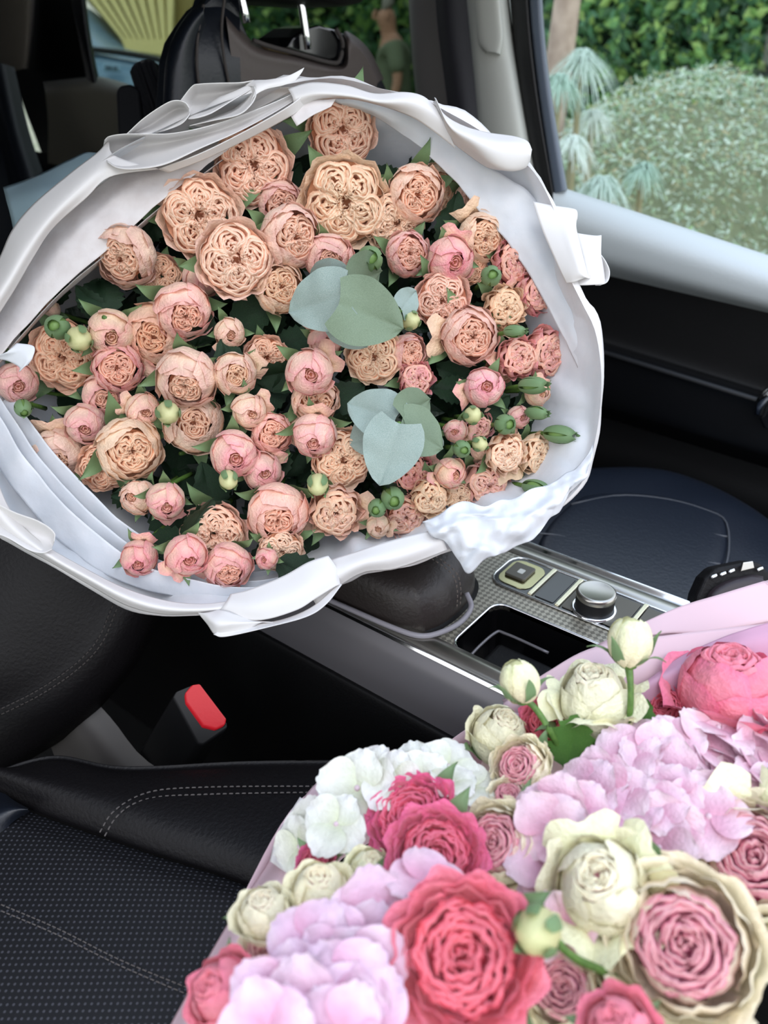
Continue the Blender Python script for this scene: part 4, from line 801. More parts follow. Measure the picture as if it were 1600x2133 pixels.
def bloom(pos, axis, R, kind, pal, label, group, neck=None, tint=(1, 1, 1), pink=.5, sepals=4, leaves=1, seed=0, cat='rose', name='rose', sz=1.0, rot=None, stemL=.10, sepout=True):
    rg = random.Random(seed*131+17); mw = Matrix.Translation(pos) @ frame(axis, rot if rot is not None else rg.uniform(0, 6.28))
    t = thing(name, label, cat, group=group, mw=mw)
    d = PAL[pal][kind, seed % 3]; tint = tuple((2.4+v)/3.4 for v in tint) if pal == 'cream' else tint; c = jitcol(rg, tint)+(pink,)
    for ri, (ms, n) in enumerate(d['rings']):
        o0 = rg.uniform(0, 6.28)
        for k in range(n):
            s = R*rg.uniform(.975, 1.02)*(1+.012*(k % 2)); a = o0+k*2*math.pi/n+rg.uniform(-.12, .12)
            ob('petal', ms[k % 2], t, ROT(a) @ Matrix.Rotation(rg.uniform(-.05, .07), 4, 'Y') @ Matrix.Diagonal((s, s, s*sz, 1)), c)
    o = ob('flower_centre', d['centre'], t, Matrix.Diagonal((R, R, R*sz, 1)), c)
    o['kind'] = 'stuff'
    if pal == 'peach' and kind in ('cup', 'globe', 'bud', 'frilly') and 'tissue edge' not in label and 'upper left' not in label:
        for k in range(rg.choice((0, 1, 1))):
            s = R*rg.uniform(.95, 1.05); ob('guard_petal', PAL[pal]['guard', (seed+k) % 3][0], t, ROT(rg.uniform(0, 6.28)) @ Matrix.Scale(s, 4), jitcol(rg, (1, 1.03, .92))+(pink,))
    if pal == 'cream' and ('upright' in label or 'cut off by the right' in label):
        for k in range(4): ob('guard_petal', PAL[pal]['guard', k % 3][0], t, ROT(k*1.6+rg.uniform(-.3, .3)) @ Matrix.Translation((-R*.12, 0, R*.12)) @ Matrix.Rotation(-.25, 4, 'Y') @ Matrix.Scale(R*1.02, 4), jitcol(rg, (.99, 1.02, .93))+(.1,))
    for k in range(sepals):
        ob('sepal', SEP[(seed+k) % 3], t, ROT(rg.uniform(0, 6.28) if not sepout else k*2*math.pi/sepals+rg.uniform(-.4, .4)) @ Matrix.Diagonal((R*rg.uniform(1.0, 1.3), R*1.25, R, 1)))
    stem(t, mw, R, neck, rg, stemL)
    for k in range(leaves): addleaf(t, mw, R, rg)
    return t
def stem(t, mw, R, neck, rg, L_=.10):
    inv = mw.inverted(); b = Vector((0, 0, -R*.95))
    if neck is not None:
        n_ = inv @ neck; p1 = b+Vector((0, 0, -R*.5)); n_ = b+(n_-b).normalized()*.055; V, Fc = tube([b, p1.lerp(n_, .3), n_], lambda f: .0022+.0006*f, 6, 6)
    else: V, Fc = tube([b, Vector((0, 0, -R-L_*.5)), Vector((.01, 0, -R-L_))], .0026, 6, 6)
    ob('stem', me('stem', V, Fc, M_['stem']), t)
def addleaf(t, mw, R, rg, mats=None):
    a = rg.uniform(0, 6.28); z = -R*rg.uniform(1.4, 2.1); s = rg.uniform(.040, .062)
    m = ROT(a) @ Matrix.Translation((0.006, 0, z)) @ Matrix.Rotation(-rg.uniform(-.3, .2), 4, 'Y') @ Matrix.Rotation(rg.uniform(-.5, .5), 4, 'X') @ Matrix.Scale(s, 4)
    ob('leaf', (mats or LEAF)[rg.randrange(len(mats or LEAF))], t, m)
def greenbud(pos, axis, R, label, group, neck=None, seed=0, petals=False, white=False, sep=5, tipout=False, L=1.25, stemp=None, name='rose_bud'):
    rg = random.Random(seed*77+3); mw = Matrix.Translation(pos) @ frame(axis, rg.uniform(0, 6.28)); t = thing(name, label, 'bud', group=group, mw=mw)
    if petals:
        d = PAL['cream']['bud', seed % 3]
        for ms, n in d['rings'][1:]:
            for k in range(n): ob('petal', ms[k % 2], t, ROT(k*2*math.pi/n+rg.uniform(-.1, .1)) @ Matrix.Diagonal((R*1.06, R*1.06, R*1.22, 1)), (.95, 1, .86, .1))
        for k in range(sep):
            ob('sepal', SEPL[k % 3], t, ROT(k*2*math.pi/sep+rg.uniform(-.15, .15)) @ Matrix.Diagonal((R*1.1, R*1.1, R*1.15, 1)))
        sep = 0
    ob('bud_body', OVC if white else OVG, t, Matrix.Diagonal((R*.93, R*.93, R*.95, 1)), (1, 1, 1, .2))
    for k in range(sep): ob('sepal', (SEP if tipout else (SEPW if white else SEPH))[k % 3], t, ROT(k*2*math.pi/sep+rg.uniform(-.15, .15)) @ Matrix.Diagonal((R, R, R*L, 1)))
    if stemp is not None:
        inv = mw.inverted(); V, Fc = tube([Vector((0, 0, -R*1.0))]+[inv @ q for q in stemp], lambda f: .0024+.0010*max(0, .25-f)*4, 8, 20); ob('stem', me('stem', V, Fc, M_['stem']), t)
    else: stem(t, mw, R, neck, rg, .06)
    V, Fc = tube([Vector((0, 0, -R*1.25)), Vector((0, 0, -R*1.05)), Vector((0, 0, -R*.85))], lambda f: R*(.22+.22*math.sin(math.pi*min(1, f*.8+.2))), 10, 8); ob('receptacle', me('receptacle', V, Fc, M_['stem']), t)
    return t
def toward(px, py, tx=0, ty=0): r = ray(px, py).normalized(); return (-r+RT*tx+UP*ty).normalized()

# ------------------------------------------------------------------ first bouquet: peach spray roses
CX, CY = 610, 715
def dplane(px, py): return .80+(715-py)*.00005
def dome(px, py): return dplane(px, py)+.038*(((px-CX)/540)**2+((py-CY)/500)**2)
NECK = P(640, 820, 1.16)
# x, y, w, h, type, level, tilt x, tilt y (towards which the opening turns), colour, pink, label
PE, PI_, CR, DP, OR = (1, 1, 1), (1.0, .93, .97), (1.0, 1.04, .98), (.98, .84, .88), (1, .93, .86)
RO = [
(713,272,140,130,'open',0,.10,-.05,PE,.2,'peach rose highest in the white bouquet, folded petals opening to the right'),
(527,345,150,150,'open',0,0,0,PE,.2,'large fully open peach rose below and left of the topmost rose'),
(418,452,165,145,'open',0,.0,.05,PE,.25,'large quartered peach rose at the upper left, notched at its top'),
(490,540,135,158,'open',-1,.05,0,PE,.3,'tall oval quartered peach rose overlapping the lower right of the notched one'),
(718,422,172,168,'open',0,-.02,-.02,CR,.1,'largest open rose, pale peach, near the top centre of the white bouquet'),
(585,425,100,85,'cup',1.6,.1,-.1,PI_,.6,'peach-pink rose half hidden between the two largest open roses'),
(606,493,118,132,'cup',0,.35,.0,PE,.4,'cupped peach rose, its opening on the right, below the half hidden one'),
(262,533,125,125,'cup',0,-.30,-.20,PE,.45,'round cupped peach rose at the far upper left under the tissue edge'),
(685,537,100,88,'cup',1,.1,-.25,PI_,.6,'pinkish cup rose tucked under the largest open rose'),
(582,600,105,100,'cup',1,.15,.15,CR,.3,'creamy peach cup just above left of the upper eucalyptus leaves'),
(335,575,82,85,'open',2,.0,.1,OR,.5,'shaded deep peach rose behind the round rose at upper left'),
(420,577,72,82,'bud',1.3,.35,-.1,PI_,.8,'pink bud squeezed left of the tall oval rose'),
(383,648,115,112,'cup',0,.1,-.35,PI_,.6,'globe-shaped pink-peach rose with its small opening facing down, left of centre'),
(326,697,125,118,'open',1,-.15,-.1,OR,.4,'ruffled orange-peach rose beneath the globe-shaped one'),
(232,693,96,92,'bud',-.2,.0,-.25,(.95,.98,.88),.8,'greenish pink bud at left with pointed green sepals above'),
(245,766,102,98,'cup',.3,.0,-.05,DP,.9,'mauve-pink cup directly under the greenish pink bud'),
(137,742,138,132,'open',.8,-.25,-.1,OR,.3,'wide orange-peach ruffled rose at the left with green buds over it'),
(390,788,124,124,'cup',-.4,-.10,-.45,PE,.5,'big globe-shaped rose with a tiny opening at its base, left of centre'),
(478,693,60,66,'bud',.6,.1,-.2,CR,.5,'small cream-peach bud between green sepals above centre left'),
(490,778,86,86,'bud',.1,.1,-.1,CR,.6,'cream-peach half-open bud right of the big globe-shaped rose'),
(555,748,98,82,'open',2,.1,.0,OR,.3,'shaded open peach rose behind the cream-peach half-open bud'),
(36,797,82,84,'bud',0,.05,-.25,PI_,.7,'pink bud at the extreme left edge of the white bouquet'),
(220,822,96,80,'cup',1.1,.05,-.30,PI_,.8,'small pink cup below the mauve-pink cup at left'),
(298,853,70,70,'bud',.6,.15,-.2,CR,.6,'small cream bud left of the green striped bud'),
(178,882,78,88,'bud',.5,.0,-.35,PI_,.8,'pink-peach bud hanging left of the large creamy rose'),
(402,882,132,108,'open',1,.05,.0,PE,.3,'loose ruffled peach rose below the big globe-shaped rose'),
(270,935,136,128,'cup',0,.15,-.20,CR,.15,'large creamy cup at lower left with a wide frilled opening'),
(122,948,108,110,'cup',.8,-.15,-.40,PE,.4,'peach rose by the lower left tissue, its ruffles facing down'),
(214,972,98,90,'open',.9,-.1,-.15,OR,.2,'deep orange-peach ruffled rose under the large creamy cup'),
(518,855,72,72,'bud',.3,.2,-.25,CR,.6,'round cream-peach bud left of the pink bud cluster at centre'),
(566,902,84,84,'cup',1,.15,-.10,PI_,.6,'small pink-peach cup with an orange heart below centre'),
(487,944,98,96,'bud',-.2,.1,-.30,PI_,.9,'shiny pink bud below centre left with a crinkled pink tip'),
(546,980,80,80,'bud',.8,.15,-.20,PI_,.9,'pink bud half behind the shiny pink bud'),
(289,1035,66,78,'bud',.6,-.35,.0,CR,.4,'plain cream bud seen from the side at lower left'),
(345,1043,76,80,'bud',-.1,.05,-.45,(.98,.93,.92),1.0,'pink bud with a dark rose-pink ruffled tip at lower left'),
(645,775,98,98,'bud',-.4,.05,-.15,PI_,.8,'round pink rose bud at the very centre, neat spiral tip'),
(657,832,108,84,'cup',.8,.15,-.2,PE,.4,'peach cup directly beneath the central round bud'),
(656,906,92,90,'bud',0,-.05,-.50,PI_,.7,'smooth pink rose with its small opening turned down, left of the lower eucalyptus'),
(714,955,118,122,'open',.8,.20,-.15,CR,.3,'loose cream-peach ruffled rose partly under the lower eucalyptus leaf'),
(676,712,72,66,'bud',1.2,.1,-.1,PI_,.6,'pink bud under the upper eucalyptus leaves'),
(778,742,122,92,'open',.6,.0,-.1,CR,.1,'pale peach open rose between the two eucalyptus sprigs'),
(850,735,68,88,'cup',1,.35,.0,PI_,.6,'pale pink cup right of the rose between the eucalyptus sprigs'),
(866,790,72,72,'frilly',1,.2,.1,DP,1.0,'frilly pink rose above the lower eucalyptus sprig'),
(580,1067,128,118,'cup',-.2,-.02,-.45,PI_,.5,'large pink-peach cup with pointed outer petals at the bottom centre'),
(698,1062,108,110,'frilly',0,.05,-.30,(1,.98,.95),.4,'ruffled pale peach rose under the lower centre green bud'),
(447,1110,122,122,'open',.6,-.05,-.30,PE,.5,'broad peach rose near the bottom behind a pink bud, ruffles facing down'),
(290,1162,76,74,'bud',0,-.05,-.40,DP,1.0,'lowest left pink bud, framed by long green sepals on white paper'),
(388,1155,86,86,'bud',-.2,.15,-.35,DP,.9,'pink rose bud second from the lower left, beside the broad peach rose'),
(476,1178,98,92,'cup',1,.0,-.50,DP,.8,'lowest pink-peach rose, resting on the tissue at the bottom'),
(585,1147,108,68,'open',1.8,.1,-.35,PE,.3,'partly hidden peach rose under the large pink-peach cup at the bottom'),
(556,1163,44,46,'bud',.6,-.2,-.1,DP,.9,'tiny pink bud with spread green sepals at the bottom centre'),
(867,404,112,118,'cup',0,.15,-.05,PE,.2,'smooth cupped peach rose right of the largest open rose'),
(905,398,84,120,'cup',1.6,.4,.1,CR,.1,'pale outer-petalled rose behind the smooth cup at the upper right'),
(822,462,86,150,'open',1.0,.25,-.15,CR,.05,'narrow cream open rose right behind the largest open rose'),
(990,420,88,88,'cup',1.2,.2,-.1,PE,.4,'peach rose tucked under the tissue at the upper right'),
(1003,495,98,100,'cup',.1,.30,-.1,CR,.2,'creamy cup with an orange heart below the tissue at the upper right'),
(938,543,86,104,'bud',-.2,.20,-.10,DP,1.0,'pink-tipped pale bud in the upper right group'),
(982,556,56,78,'open',1,.3,-.05,OR,.2,'sliver of an orange-peach ruffled rose behind the pink-tipped pale bud'),
(850,530,86,96,'cup',.9,.15,.10,PI_,.7,'pink-peach cup left of the pink-tipped pale bud'),
(1070,548,88,92,'frilly',.8,.3,.1,DP,1.0,'soft pink frilly rose at the right, above another frilly one'),
(1118,608,80,102,'frilly',.9,.45,.05,DP,1.0,'deep pink frilly rose, rightmost of the upper half'),
(922,625,118,98,'open',.2,.1,-.1,PI_,.3,'wide peach rose with pink rim right of the upper eucalyptus'),
(978,700,120,114,'cup',0,.20,-.05,PI_,.35,'round cup with cream heart right of centre'),
(1050,640,88,86,'frilly',.3,.2,-.05,(1,1.03,.95),.1,'cream ruffled rose at the right above the round cup'),
(1134,735,78,118,'frilly',1.2,.55,0,(.97,.86,.87),.9,'dusty pink rose seen from the side against the right tissue'),
(1078,745,68,100,'frilly',.8,.35,0,DP,.9,'bright pink frilly rose between the round cup and the dusty pink one'),
(1045,765,52,64,'open',1.6,.1,0,OR,.2,'small orange-peach rose behind the round lilac-pink bud'),
(1008,808,80,80,'bud',-.2,.15,.05,(1,.90,1.0),.9,'round lilac-pink bud in the right half'),
(1118,818,50,58,'bud',.6,.4,-.1,CR,.6,'cream-pink bud with green sepals at the right'),
(1080,868,44,48,'bud',.8,.3,-.1,PI_,.8,'small pale pink bud right of the bright green buds'),
(996,888,58,60,'frilly',.9,.2,-.1,PI_,.9,'small frilly pink bud right of the lower eucalyptus'),
(950,898,50,50,'bud',.6,-.1,-.1,PI_,.8,'tiny pink bud just right of the lower eucalyptus leaves'),
(1052,945,80,86,'frilly',.2,.30,-.15,(1,1.05,1.02),.15,'cream ruffled rose at lower right, petals facing right'),
(1114,946,66,98,'frilly',.8,.55,-.1,(.98,1.05,.96),.1,'cream rose seen from the side, rightmost of the lower half'),
(937,985,64,62,'bud',0,.35,-.2,(1,1.0,.9),1.0,'cream bud with a dark pink tip at lower right'),
(896,1035,82,78,'frilly',.4,.15,-.2,(1,1.06,.98),.1,'creamy white bud near the lower right tissue'),
(1012,1008,94,96,'frilly',.8,.25,-.2,(.98,.93,.93),.7,'broad pink-peach frilly rose above the crinkled tissue'),
(957,1035,54,58,'open',.9,.3,-.2,CR,.2,'small peach ruffled rose beside the creamy white bud'),
(860,985,92,72,'frilly',1,.2,-.2,DP,.8,'pink ruffled rose under the tip of the lower eucalyptus leaf'),
(842,1073,100,80,'frilly',1.1,.15,-.3,PI_,.6,'pink-peach rose under the lower green buds'),
(788,1095,48,50,'bud',.3,.0,-.3,CR,.4,'small cream bud with a green crown at the bottom right of centre'),
(100,645,50,44,'bud',1.2,-.2,.1,CR,.4,'tiny cream bud under the left tissue edge'),
]
for i, (x, y, w, h, k, lv, tx, ty, tn, pk, lab) in enumerate(RO):
    lv = lv-(2.2 if y > 1130 else 0)-(.8 if 1000 < y <= 1130 and x < 500 else 0)-(.6 if x > 1050 else 0); k = 'globe' if k == 'cup' and abs(ty) > .22 or 'globe' in lab else k; d = dome(x, y)+lv*.020; R = (w+h)/4*d/F*(1.04 if k != 'bud' else 1.0); pk *= (1.0 if k == 'bud' else .9)
    if k == 'bud': ty *= .9
    bloom(P(x, y, d+R*.3), toward(x, y, tx*1.5, ty*1.4), R, k, 'peach', lab, 'spray roses in the white bouquet', NECK, tn, pk, sepals=(0 if 'under the tissue edge' in lab else 4 if k in ('bud', 'cup') else 3), leaves=(0 if y < 300 else 2 if i % 2 else 1), seed=i)
GB = [
(120,682,26,-.2,.1,0,'leftmost green bud, lying on the wide ruffled rose'),(165,706,29,.1,-.2,1,'green and cream bud right of the leftmost green bud'),
(350,860,27,.1,-.2,1,'green bud with a cream stripe under the big globe-shaped rose'),(770,540,28,.1,.1,0,'green bud just above the upper eucalyptus leaves'),
(699,667,27,.0,-.1,1,'green bud lying on the front of the upper eucalyptus leaves'),(856,668,22,.2,0,1,'small green bud right of the upper eucalyptus leaves'),
(1023,575,22,.1,.1,0,'green bud among the frilly pink roses at the upper right'),(662,1010,25,.0,-.4,1,'green and peach bud pointing down above the lower centre rose'),
(818,1038,25,.1,-.2,0,'bright green bud left of the creamy white bud'),(786,1058,20,-.1,-.2,0,'green bud at the lower end of the bright green pair'),
(985,865,21,.2,0,1,'green bud above the frilly pink one right of the eucalyptus'),(1052,884,22,.3,0,0,'green bud in the middle of the right hand cluster'),
(1165,905,20,.9,-.1,0,'green bud with long thin sepals reaching furthest right'),(1115,1015,17,.9,-.15,0,'green bud on a thin stem over the lower right tissue'),
(1110,803,19,.8,0,0,'green pointed bud above the cream-pink one at the right'),(476,1000,22,.1,-.4,1,'green and pink bud under the shiny pink bud'),
(48,850,18,.1,-.5,0,'small green bud below the bud at the extreme left edge'),(962,935,19,.2,-.1,0,'dark green bud under the right hand cluster'),
(1072,690,14,.9,.0,0,'slender green bud between the cream rose and the bright pink one'),(1118,860,15,.8,-.1,0,'slender green bud just above the long-sepalled one'),
(1000,925,18,.3,-.1,1,'green and pink bud left of the cream ruffled rose'),
]
for i, (x, y, r, tx, ty, wh, lab) in enumerate(GB):
    d = dome(x, y)-.022; R = r*d/F; q = toward(x, y, tx*1.2, ty*1.2)
    greenbud(P(x, y, d), q, R, lab, 'green buds in the white bouquet', P(x-tx*60, y+20, d+.10).lerp(NECK, .15), i+5, white=bool(wh), L=1.7 if abs(tx) > .7 else 1.1, tipout=False, sep=5 if not wh else 4)
# single leaves between the roses; each belongs to a leafy stalk of its own
def sprig(pts, m, lab, name='leafy_stalk', cat='leaves', base=None, group=None, heart=False, w=.42, lm=None, droop=.25, fold=.14):
    """pts: (px, py, depth, tip px, tip py, tip depth) for each leaf"""
    b = P(*pts[0][:3]); t = thing(name, lab, cat, tuple(b), group)
    for k, q in enumerate(pts):
        db = .035 if name == 'leafy_stalk' else 0; a, e = P(q[0], q[1], q[2]+db), P(q[3], q[4], q[5]+db+.01); L_ = (e-a).length; X = (e-a).normalized(); mm = lm(k) if lm else LEAF[k % 3]
        tl = q[6] if len(q) > 6 else 0; Zv = -ray(q[0], q[1]).normalized(); Zv = (Zv-X*Zv.dot(X)).normalized(); Y = Zv.cross(X)
        R_ = Matrix((X, Y, Zv)).transposed().to_4x4(); ob('leaf', mm, t, Matrix.Translation(a-t.location) @ R_ @ Matrix.Rotation(tl, 4, 'X') @ Matrix.Scale(L_, 4))
    V, Fc = tube([Vector((0, 0, 0)), (NECK-b).normalized()*.03+Vector((0, 0, -.004)), (NECK-b).normalized()*.06], .0022, 6, 8); ob('stem', me('stem', V, Fc, M_['stem']), t); return t
EU1 = leaf_mesh('leaf', M_['euca'], w=.47, fold=.05, serr=0, droop=.1, heart=True, seed=1); EU2 = leaf_mesh('leaf', M_['euca2'], w=.50, fold=.06, serr=0, droop=.08, heart=True, seed=2)
def leafset(spec, m): return lambda k: (EU1, EU2)[spec[k]]
sprig([(722,612,.752,598,650,.765,.2),(706,632,.748,842,684,.75,-.1),(730,600,.765,800,565,.80,.5),(720,600,.77,640,575,.79,-.4),(700,660,.77,765,725,.775,.3)], None, 'upper eucalyptus sprig with rounded grey-green leaves around a dark stem hole', 'eucalyptus_sprig', 'eucalyptus', lm=leafset((0, 1, 1, 0, 0), 0))
sprig([(832,882,.755,790,1012,.75,.1),(835,880,.765,925,935,.77,-.35),(825,872,.77,722,838,.775,.2),(838,872,.765,900,830,.785,.3),(825,885,.785,725,925,.80,.2)], None, 'lower eucalyptus sprig with a large heart-shaped leaf in front', 'eucalyptus_sprig', 'eucalyptus', lm=leafset((0, 1, 0, 1, 0), 0))
sprig([(835,645,.775,870,605,.78,.4)], None, 'small pale eucalyptus leaf right of the upper sprig', 'eucalyptus_sprig', 'eucalyptus', lm=leafset((0,), 0))
sprig([(860,905,.80,925,930,.80,.4),(850,900,.81,905,880,.82,.1)], None, 'small shaded eucalyptus leaves right of the lower sprig', 'eucalyptus_sprig', 'eucalyptus', lm=leafset((0, 0), 0))
for q, lab in (([(375,945,.86,440,1045,.85),(440,1010,.84,480,1085,.84,.2),(400,1050,.85,310,1105,.85)], 'glossy dark green leaves above the broad peach rose at the bottom'),
    ([(520,640,.87,610,720,.86),(500,660,.88,620,655,.87)], 'dark veined leaf left of the upper eucalyptus sprig'),
    ([(80,815,.88,180,850,.87),(90,830,.88,60,760,.88)], 'dark leaf below the pink bud at the extreme left edge'),
    ([(215,1020,.90,240,1075,.89),(200,1000,.90,260,1040,.89)], 'dark leaf under the deep orange-peach rose'),
    ([(985,580,.88,990,660,.87),(1090,850,.86,1060,830,.86)], 'green leaf between the wide peach rose and the cream ruffled one'),
    ([(215,660,.80,203,568,.82),(240,660,.83,290,720,.83)], 'upright grey-green leaf above the greenish pink bud'),
    ([(930,790,.88,880,720,.89),(900,800,.89,960,860,.87)], 'dark leaves in the gap right of the eucalyptus'),
    ([(330,430,.90,290,470,.90),(470,400,.90,440,350,.90)], 'dark leaves between the top left roses'),
    ([(640,360,.90,610,290,.90),(600,330,.90,660,300,.92)], 'dark leaves between the two topmost roses')):
    sprig(q, None, lab)
# shaded leaf mass deep inside the bouquet
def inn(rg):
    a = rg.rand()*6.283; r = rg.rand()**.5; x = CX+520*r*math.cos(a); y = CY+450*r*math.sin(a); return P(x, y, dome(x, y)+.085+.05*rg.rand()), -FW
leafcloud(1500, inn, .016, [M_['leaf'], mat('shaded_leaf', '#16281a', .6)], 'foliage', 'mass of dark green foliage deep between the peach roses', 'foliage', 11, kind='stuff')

# ------------------------------------------------------------------ white wrap
bs_ = thing('stem_bundle', 'tied green stem ends of the peach bouquet at the back of the white wrap', 'stems', tuple(NECK))
for k in range(14):
    a = k*2.4; r = .006*math.sqrt(k+.5); o = RT*math.cos(a)*r+UP*math.sin(a)*r; dn = (NECK-P(610, 715, .9)).normalized()
    V, Fc = tube([NECK+o*.9-dn*.12+o*3, NECK+o*.8, NECK+o*1.1+dn*.10+Vector((0, 0, -.01))], .0028, 7, 8); wpart('stem', V, Fc, M_['stem'], bs_)
wb = thing('paper_wrap', 'white waxed paper and tissue wrapped round the peach rose bouquet', 'wrapping paper', tuple(P(610, 715, .95)))
OUT = [(0,1108),(30,1128),(110,1172),(200,1225),(270,1262),(340,1277),(440,1276),(560,1262),(650,1235),(715,1208),(760,1190),(820,1185),(880,1166),(930,1146),(990,1130),(1060,1105),(1120,1080),(1170,1050),(1215,1000),(1237,930),(1250,850),(1252,770),(1240,690),(1212,630),(1180,560),(1165,470),(1135,395),(1100,345),(1060,320),(1000,272),(930,232),(880,207),(800,186),(700,163),(600,175),(520,195),(440,222),(350,262),(270,300),(200,345),(140,395),(85,450),(30,520),(-25,600),(-60,700),(-80,820),(-70,930),(-40,1040)]
def ringf(px, py, s, dd, cx=CX, cy=CY): x = cx+(px-cx)*s; y = cy+(py-cy)*s; return P(x, y, dplane(x, y)+dd)
def rows_from(scales): return [[ringf(x, y, s, dd, 610+c*30, 715+c*80) for x, y in OUT] for s, dd, c in scales]
def pleat(amp, fr, sd):
    def f(v, u, t):
        a = u*2*math.pi; e = amp*math.sin(math.pi*min(1, t*1.6))*(nz((math.cos(a)*fr, math.sin(a)*fr, t*2.2+sd))+.6*nz((math.cos(a)*fr*2.7, math.sin(a)*fr*2.7, t*3+sd))); return v-FW*e+UP*e*.4
    return f
V, Fc = loft(rows_from([(1.0, -.015, 0), (.965, .012, 0), (.90, .04, 0), (.80, .085, 0), (.62, .16, .3), (.36, .26, .7), (.08, .37, 1)]), 200, 54, True, pleat(.022, 5, 1)); wpart('tissue_lining', V, Fc, M_['tissue2'], wb)
V, Fc = loft(rows_from([(1.0, -.018, 0), (1.012, -.006, 0), (.99, .03, 0), (.86, .11, .1), (.6, .22, .4), (.3, .31, .7), (.10, .38, 1), (.13, .46, 1.6)]), 200, 54, True, pleat(.016, 4, 5)); wpart('outer_paper', V, Fc, M_['paper'], wb)
def S(name, rows, m='paper', nu=40, nv=None, crum=0, dd=-.018, th=.0007, fr=40):
    """sheet through rows of (px, py, cm behind the rim plane)"""
    R = [[P(x, y, dplane(x, y)+dd+z*.01) for x, y, z in r] for r in rows]
    fn = (lambda v, u, t: v-FW*crum*(nz(v, fr)+.5*nz(v, fr*2.3))+UP*crum*.6*nz(v+Vector((9, 0, 0)), fr)) if crum else None
    V, Fc = loft(R, nu, nv or max(10, (len(rows)-1)*8), False, fn); o = wpart(name, V, Fc, M_[m], wb); solid(o, th, 0); return o
# broad tissue band, upper left, its free edge hanging in front of the roses
S('tissue_band', [[(-60,760,2),(30,560,1.5),(108,445,1.2),(170,413,1),(235,365,1),(312,348,1),(400,315,1),(520,262,1),(650,188,1)],[(-50,770,.4),(60,590,-.2),(160,480,-.6),(230,430,-.6),(290,395,-.6),(370,350,-.6),(450,310,-.3),(560,255,0),(650,205,.5)],[(-40,790,0),(60,672,-.4),(130,600,-.6),(225,518,-.6),(330,425,-.6),(400,368,-.4),(460,322,-.2),(560,250,.2),(645,205,1)]], 'tissue', 60, 20, .002, dd=.016)
S('tissue_edge', [[(-40,800,1),(60,680,.4),(130,606,.2),(225,526,.2),(330,435,.3),(400,380,.5),(460,335,.7),(560,262,1),(645,214,2)],[(-40,806,4),(60,690,3),(135,612,2.4),(232,530,2.4),(335,440,2.4),(405,384,2.6),(465,338,3),(562,268,3),(640,225,3)]], 'tissue', 60, 8, .001, dd=.016)
# lilac-white outer sheet at the far left
S('outer_fold', [[(-60,640,1),(-5,545,1),(25,480,.6),(70,425,.4),(150,358,.6),(205,316,1),(226,290,1.4)],[(-60,690,-1),(10,590,-1.2),(55,515,-1.2),(105,450,-1.2),(170,385,-.8),(215,345,-.2),(240,325,.4)],[(-60,740,0),(20,620,0),(70,535,0),(110,475,0),(180,412,0),(230,368,0),(330,352,0)]], 'paper', 40, 20)
# rolled lips at the top left
S('rolled_fold', [[(218,292,0),(228,284,-.4),(260,279,-.6),(310,279,-.6),(365,277,-.4),(450,258,0),(560,218,.4),(650,176,.8)],[(216,304,1.5),(232,300,2.4),(275,298,2.6),(330,294,2.4),(385,286,2),(465,264,1.4),(565,224,1.2),(650,178,1)],[(217,322,2),(236,332,2.6),(265,330,2.6),(330,312,2.2),(400,292,1.8),(480,268,1.4),(570,228,1.2),(650,180,1)],[(224,338,-.8),(246,350,-1.2),(285,352,-1.2),(345,342,-1.0),(420,308,-.6),(495,275,-.3),(575,232,0),(652,184,.8)]], 'paper', 60, 30)
S('rolled_fold', [[(262,281,0),(300,246,-.6),(345,216,-.8),(368,209,-.6),(386,214,-.2),(394,225,0)],[(270,281,1.5),(310,262,2.2),(348,238,2.4),(368,228,2.4),(384,228,2),(394,232,1)],[(282,280,.6),(325,276,.6),(355,268,.2),(378,258,-.2),(390,246,-.4),(396,236,-.3)]], 'paper', 40, 24)
S('rolled_fold', [[(376,209,.4),(400,180,-.2),(415,175,-.4),(455,173,-.4),(500,172,-.2),(530,167,.2)],[(388,222,1.2),(404,200,2.4),(425,194,2.6),(465,190,2.6),(505,182,2),(532,176,1)],[(394,238,1),(402,222,2),(425,218,2.4),(465,208,2),(505,192,1.4),(533,178,.8)],[(392,248,-.2),(410,246,-.5),(440,236,-.6),(475,215,-.5),(508,195,-.2),(534,180,.2)]], 'paper', 40, 30)
S('rolled_fold', [[(510,178,.4),(528,168,.2),(560,166,0),(600,158,0),(634,141,.2)],[(530,184,-.4),(536,178,-.6),(565,174,-.4),(600,168,0),(628,152,.2)],[(522,215,-.5),(530,200,-.8),(555,186,-.4),(590,178,0),(616,168,.3)]], 'paper', 24, 12)
S('inner_curl', [[(395,262,.2),(440,252,-.4),(495,240,-.8),(520,222,-1),(533,200,-1),(530,180,-.6)],[(400,262,1.5),(440,246,2),(485,228,2.4),(508,210,2.4),(520,195,2),(524,184,1)],[(430,265,1.8),(470,250,2.4),(520,235,2.6),(560,215,2.4),(600,195,2),(640,180,1)]], 'paper', 30, 18)
S('paper_edge', [[(330,352,.2),(420,318,-.4),(520,268,-.8),(600,222,-.8),(640,190,-.4),(652,178,0)],[(350,360,1.0),(430,330,.6),(525,285,.4),(600,245,.4),(650,215,.8),(680,190,1)]], 'paper', 40, 10)
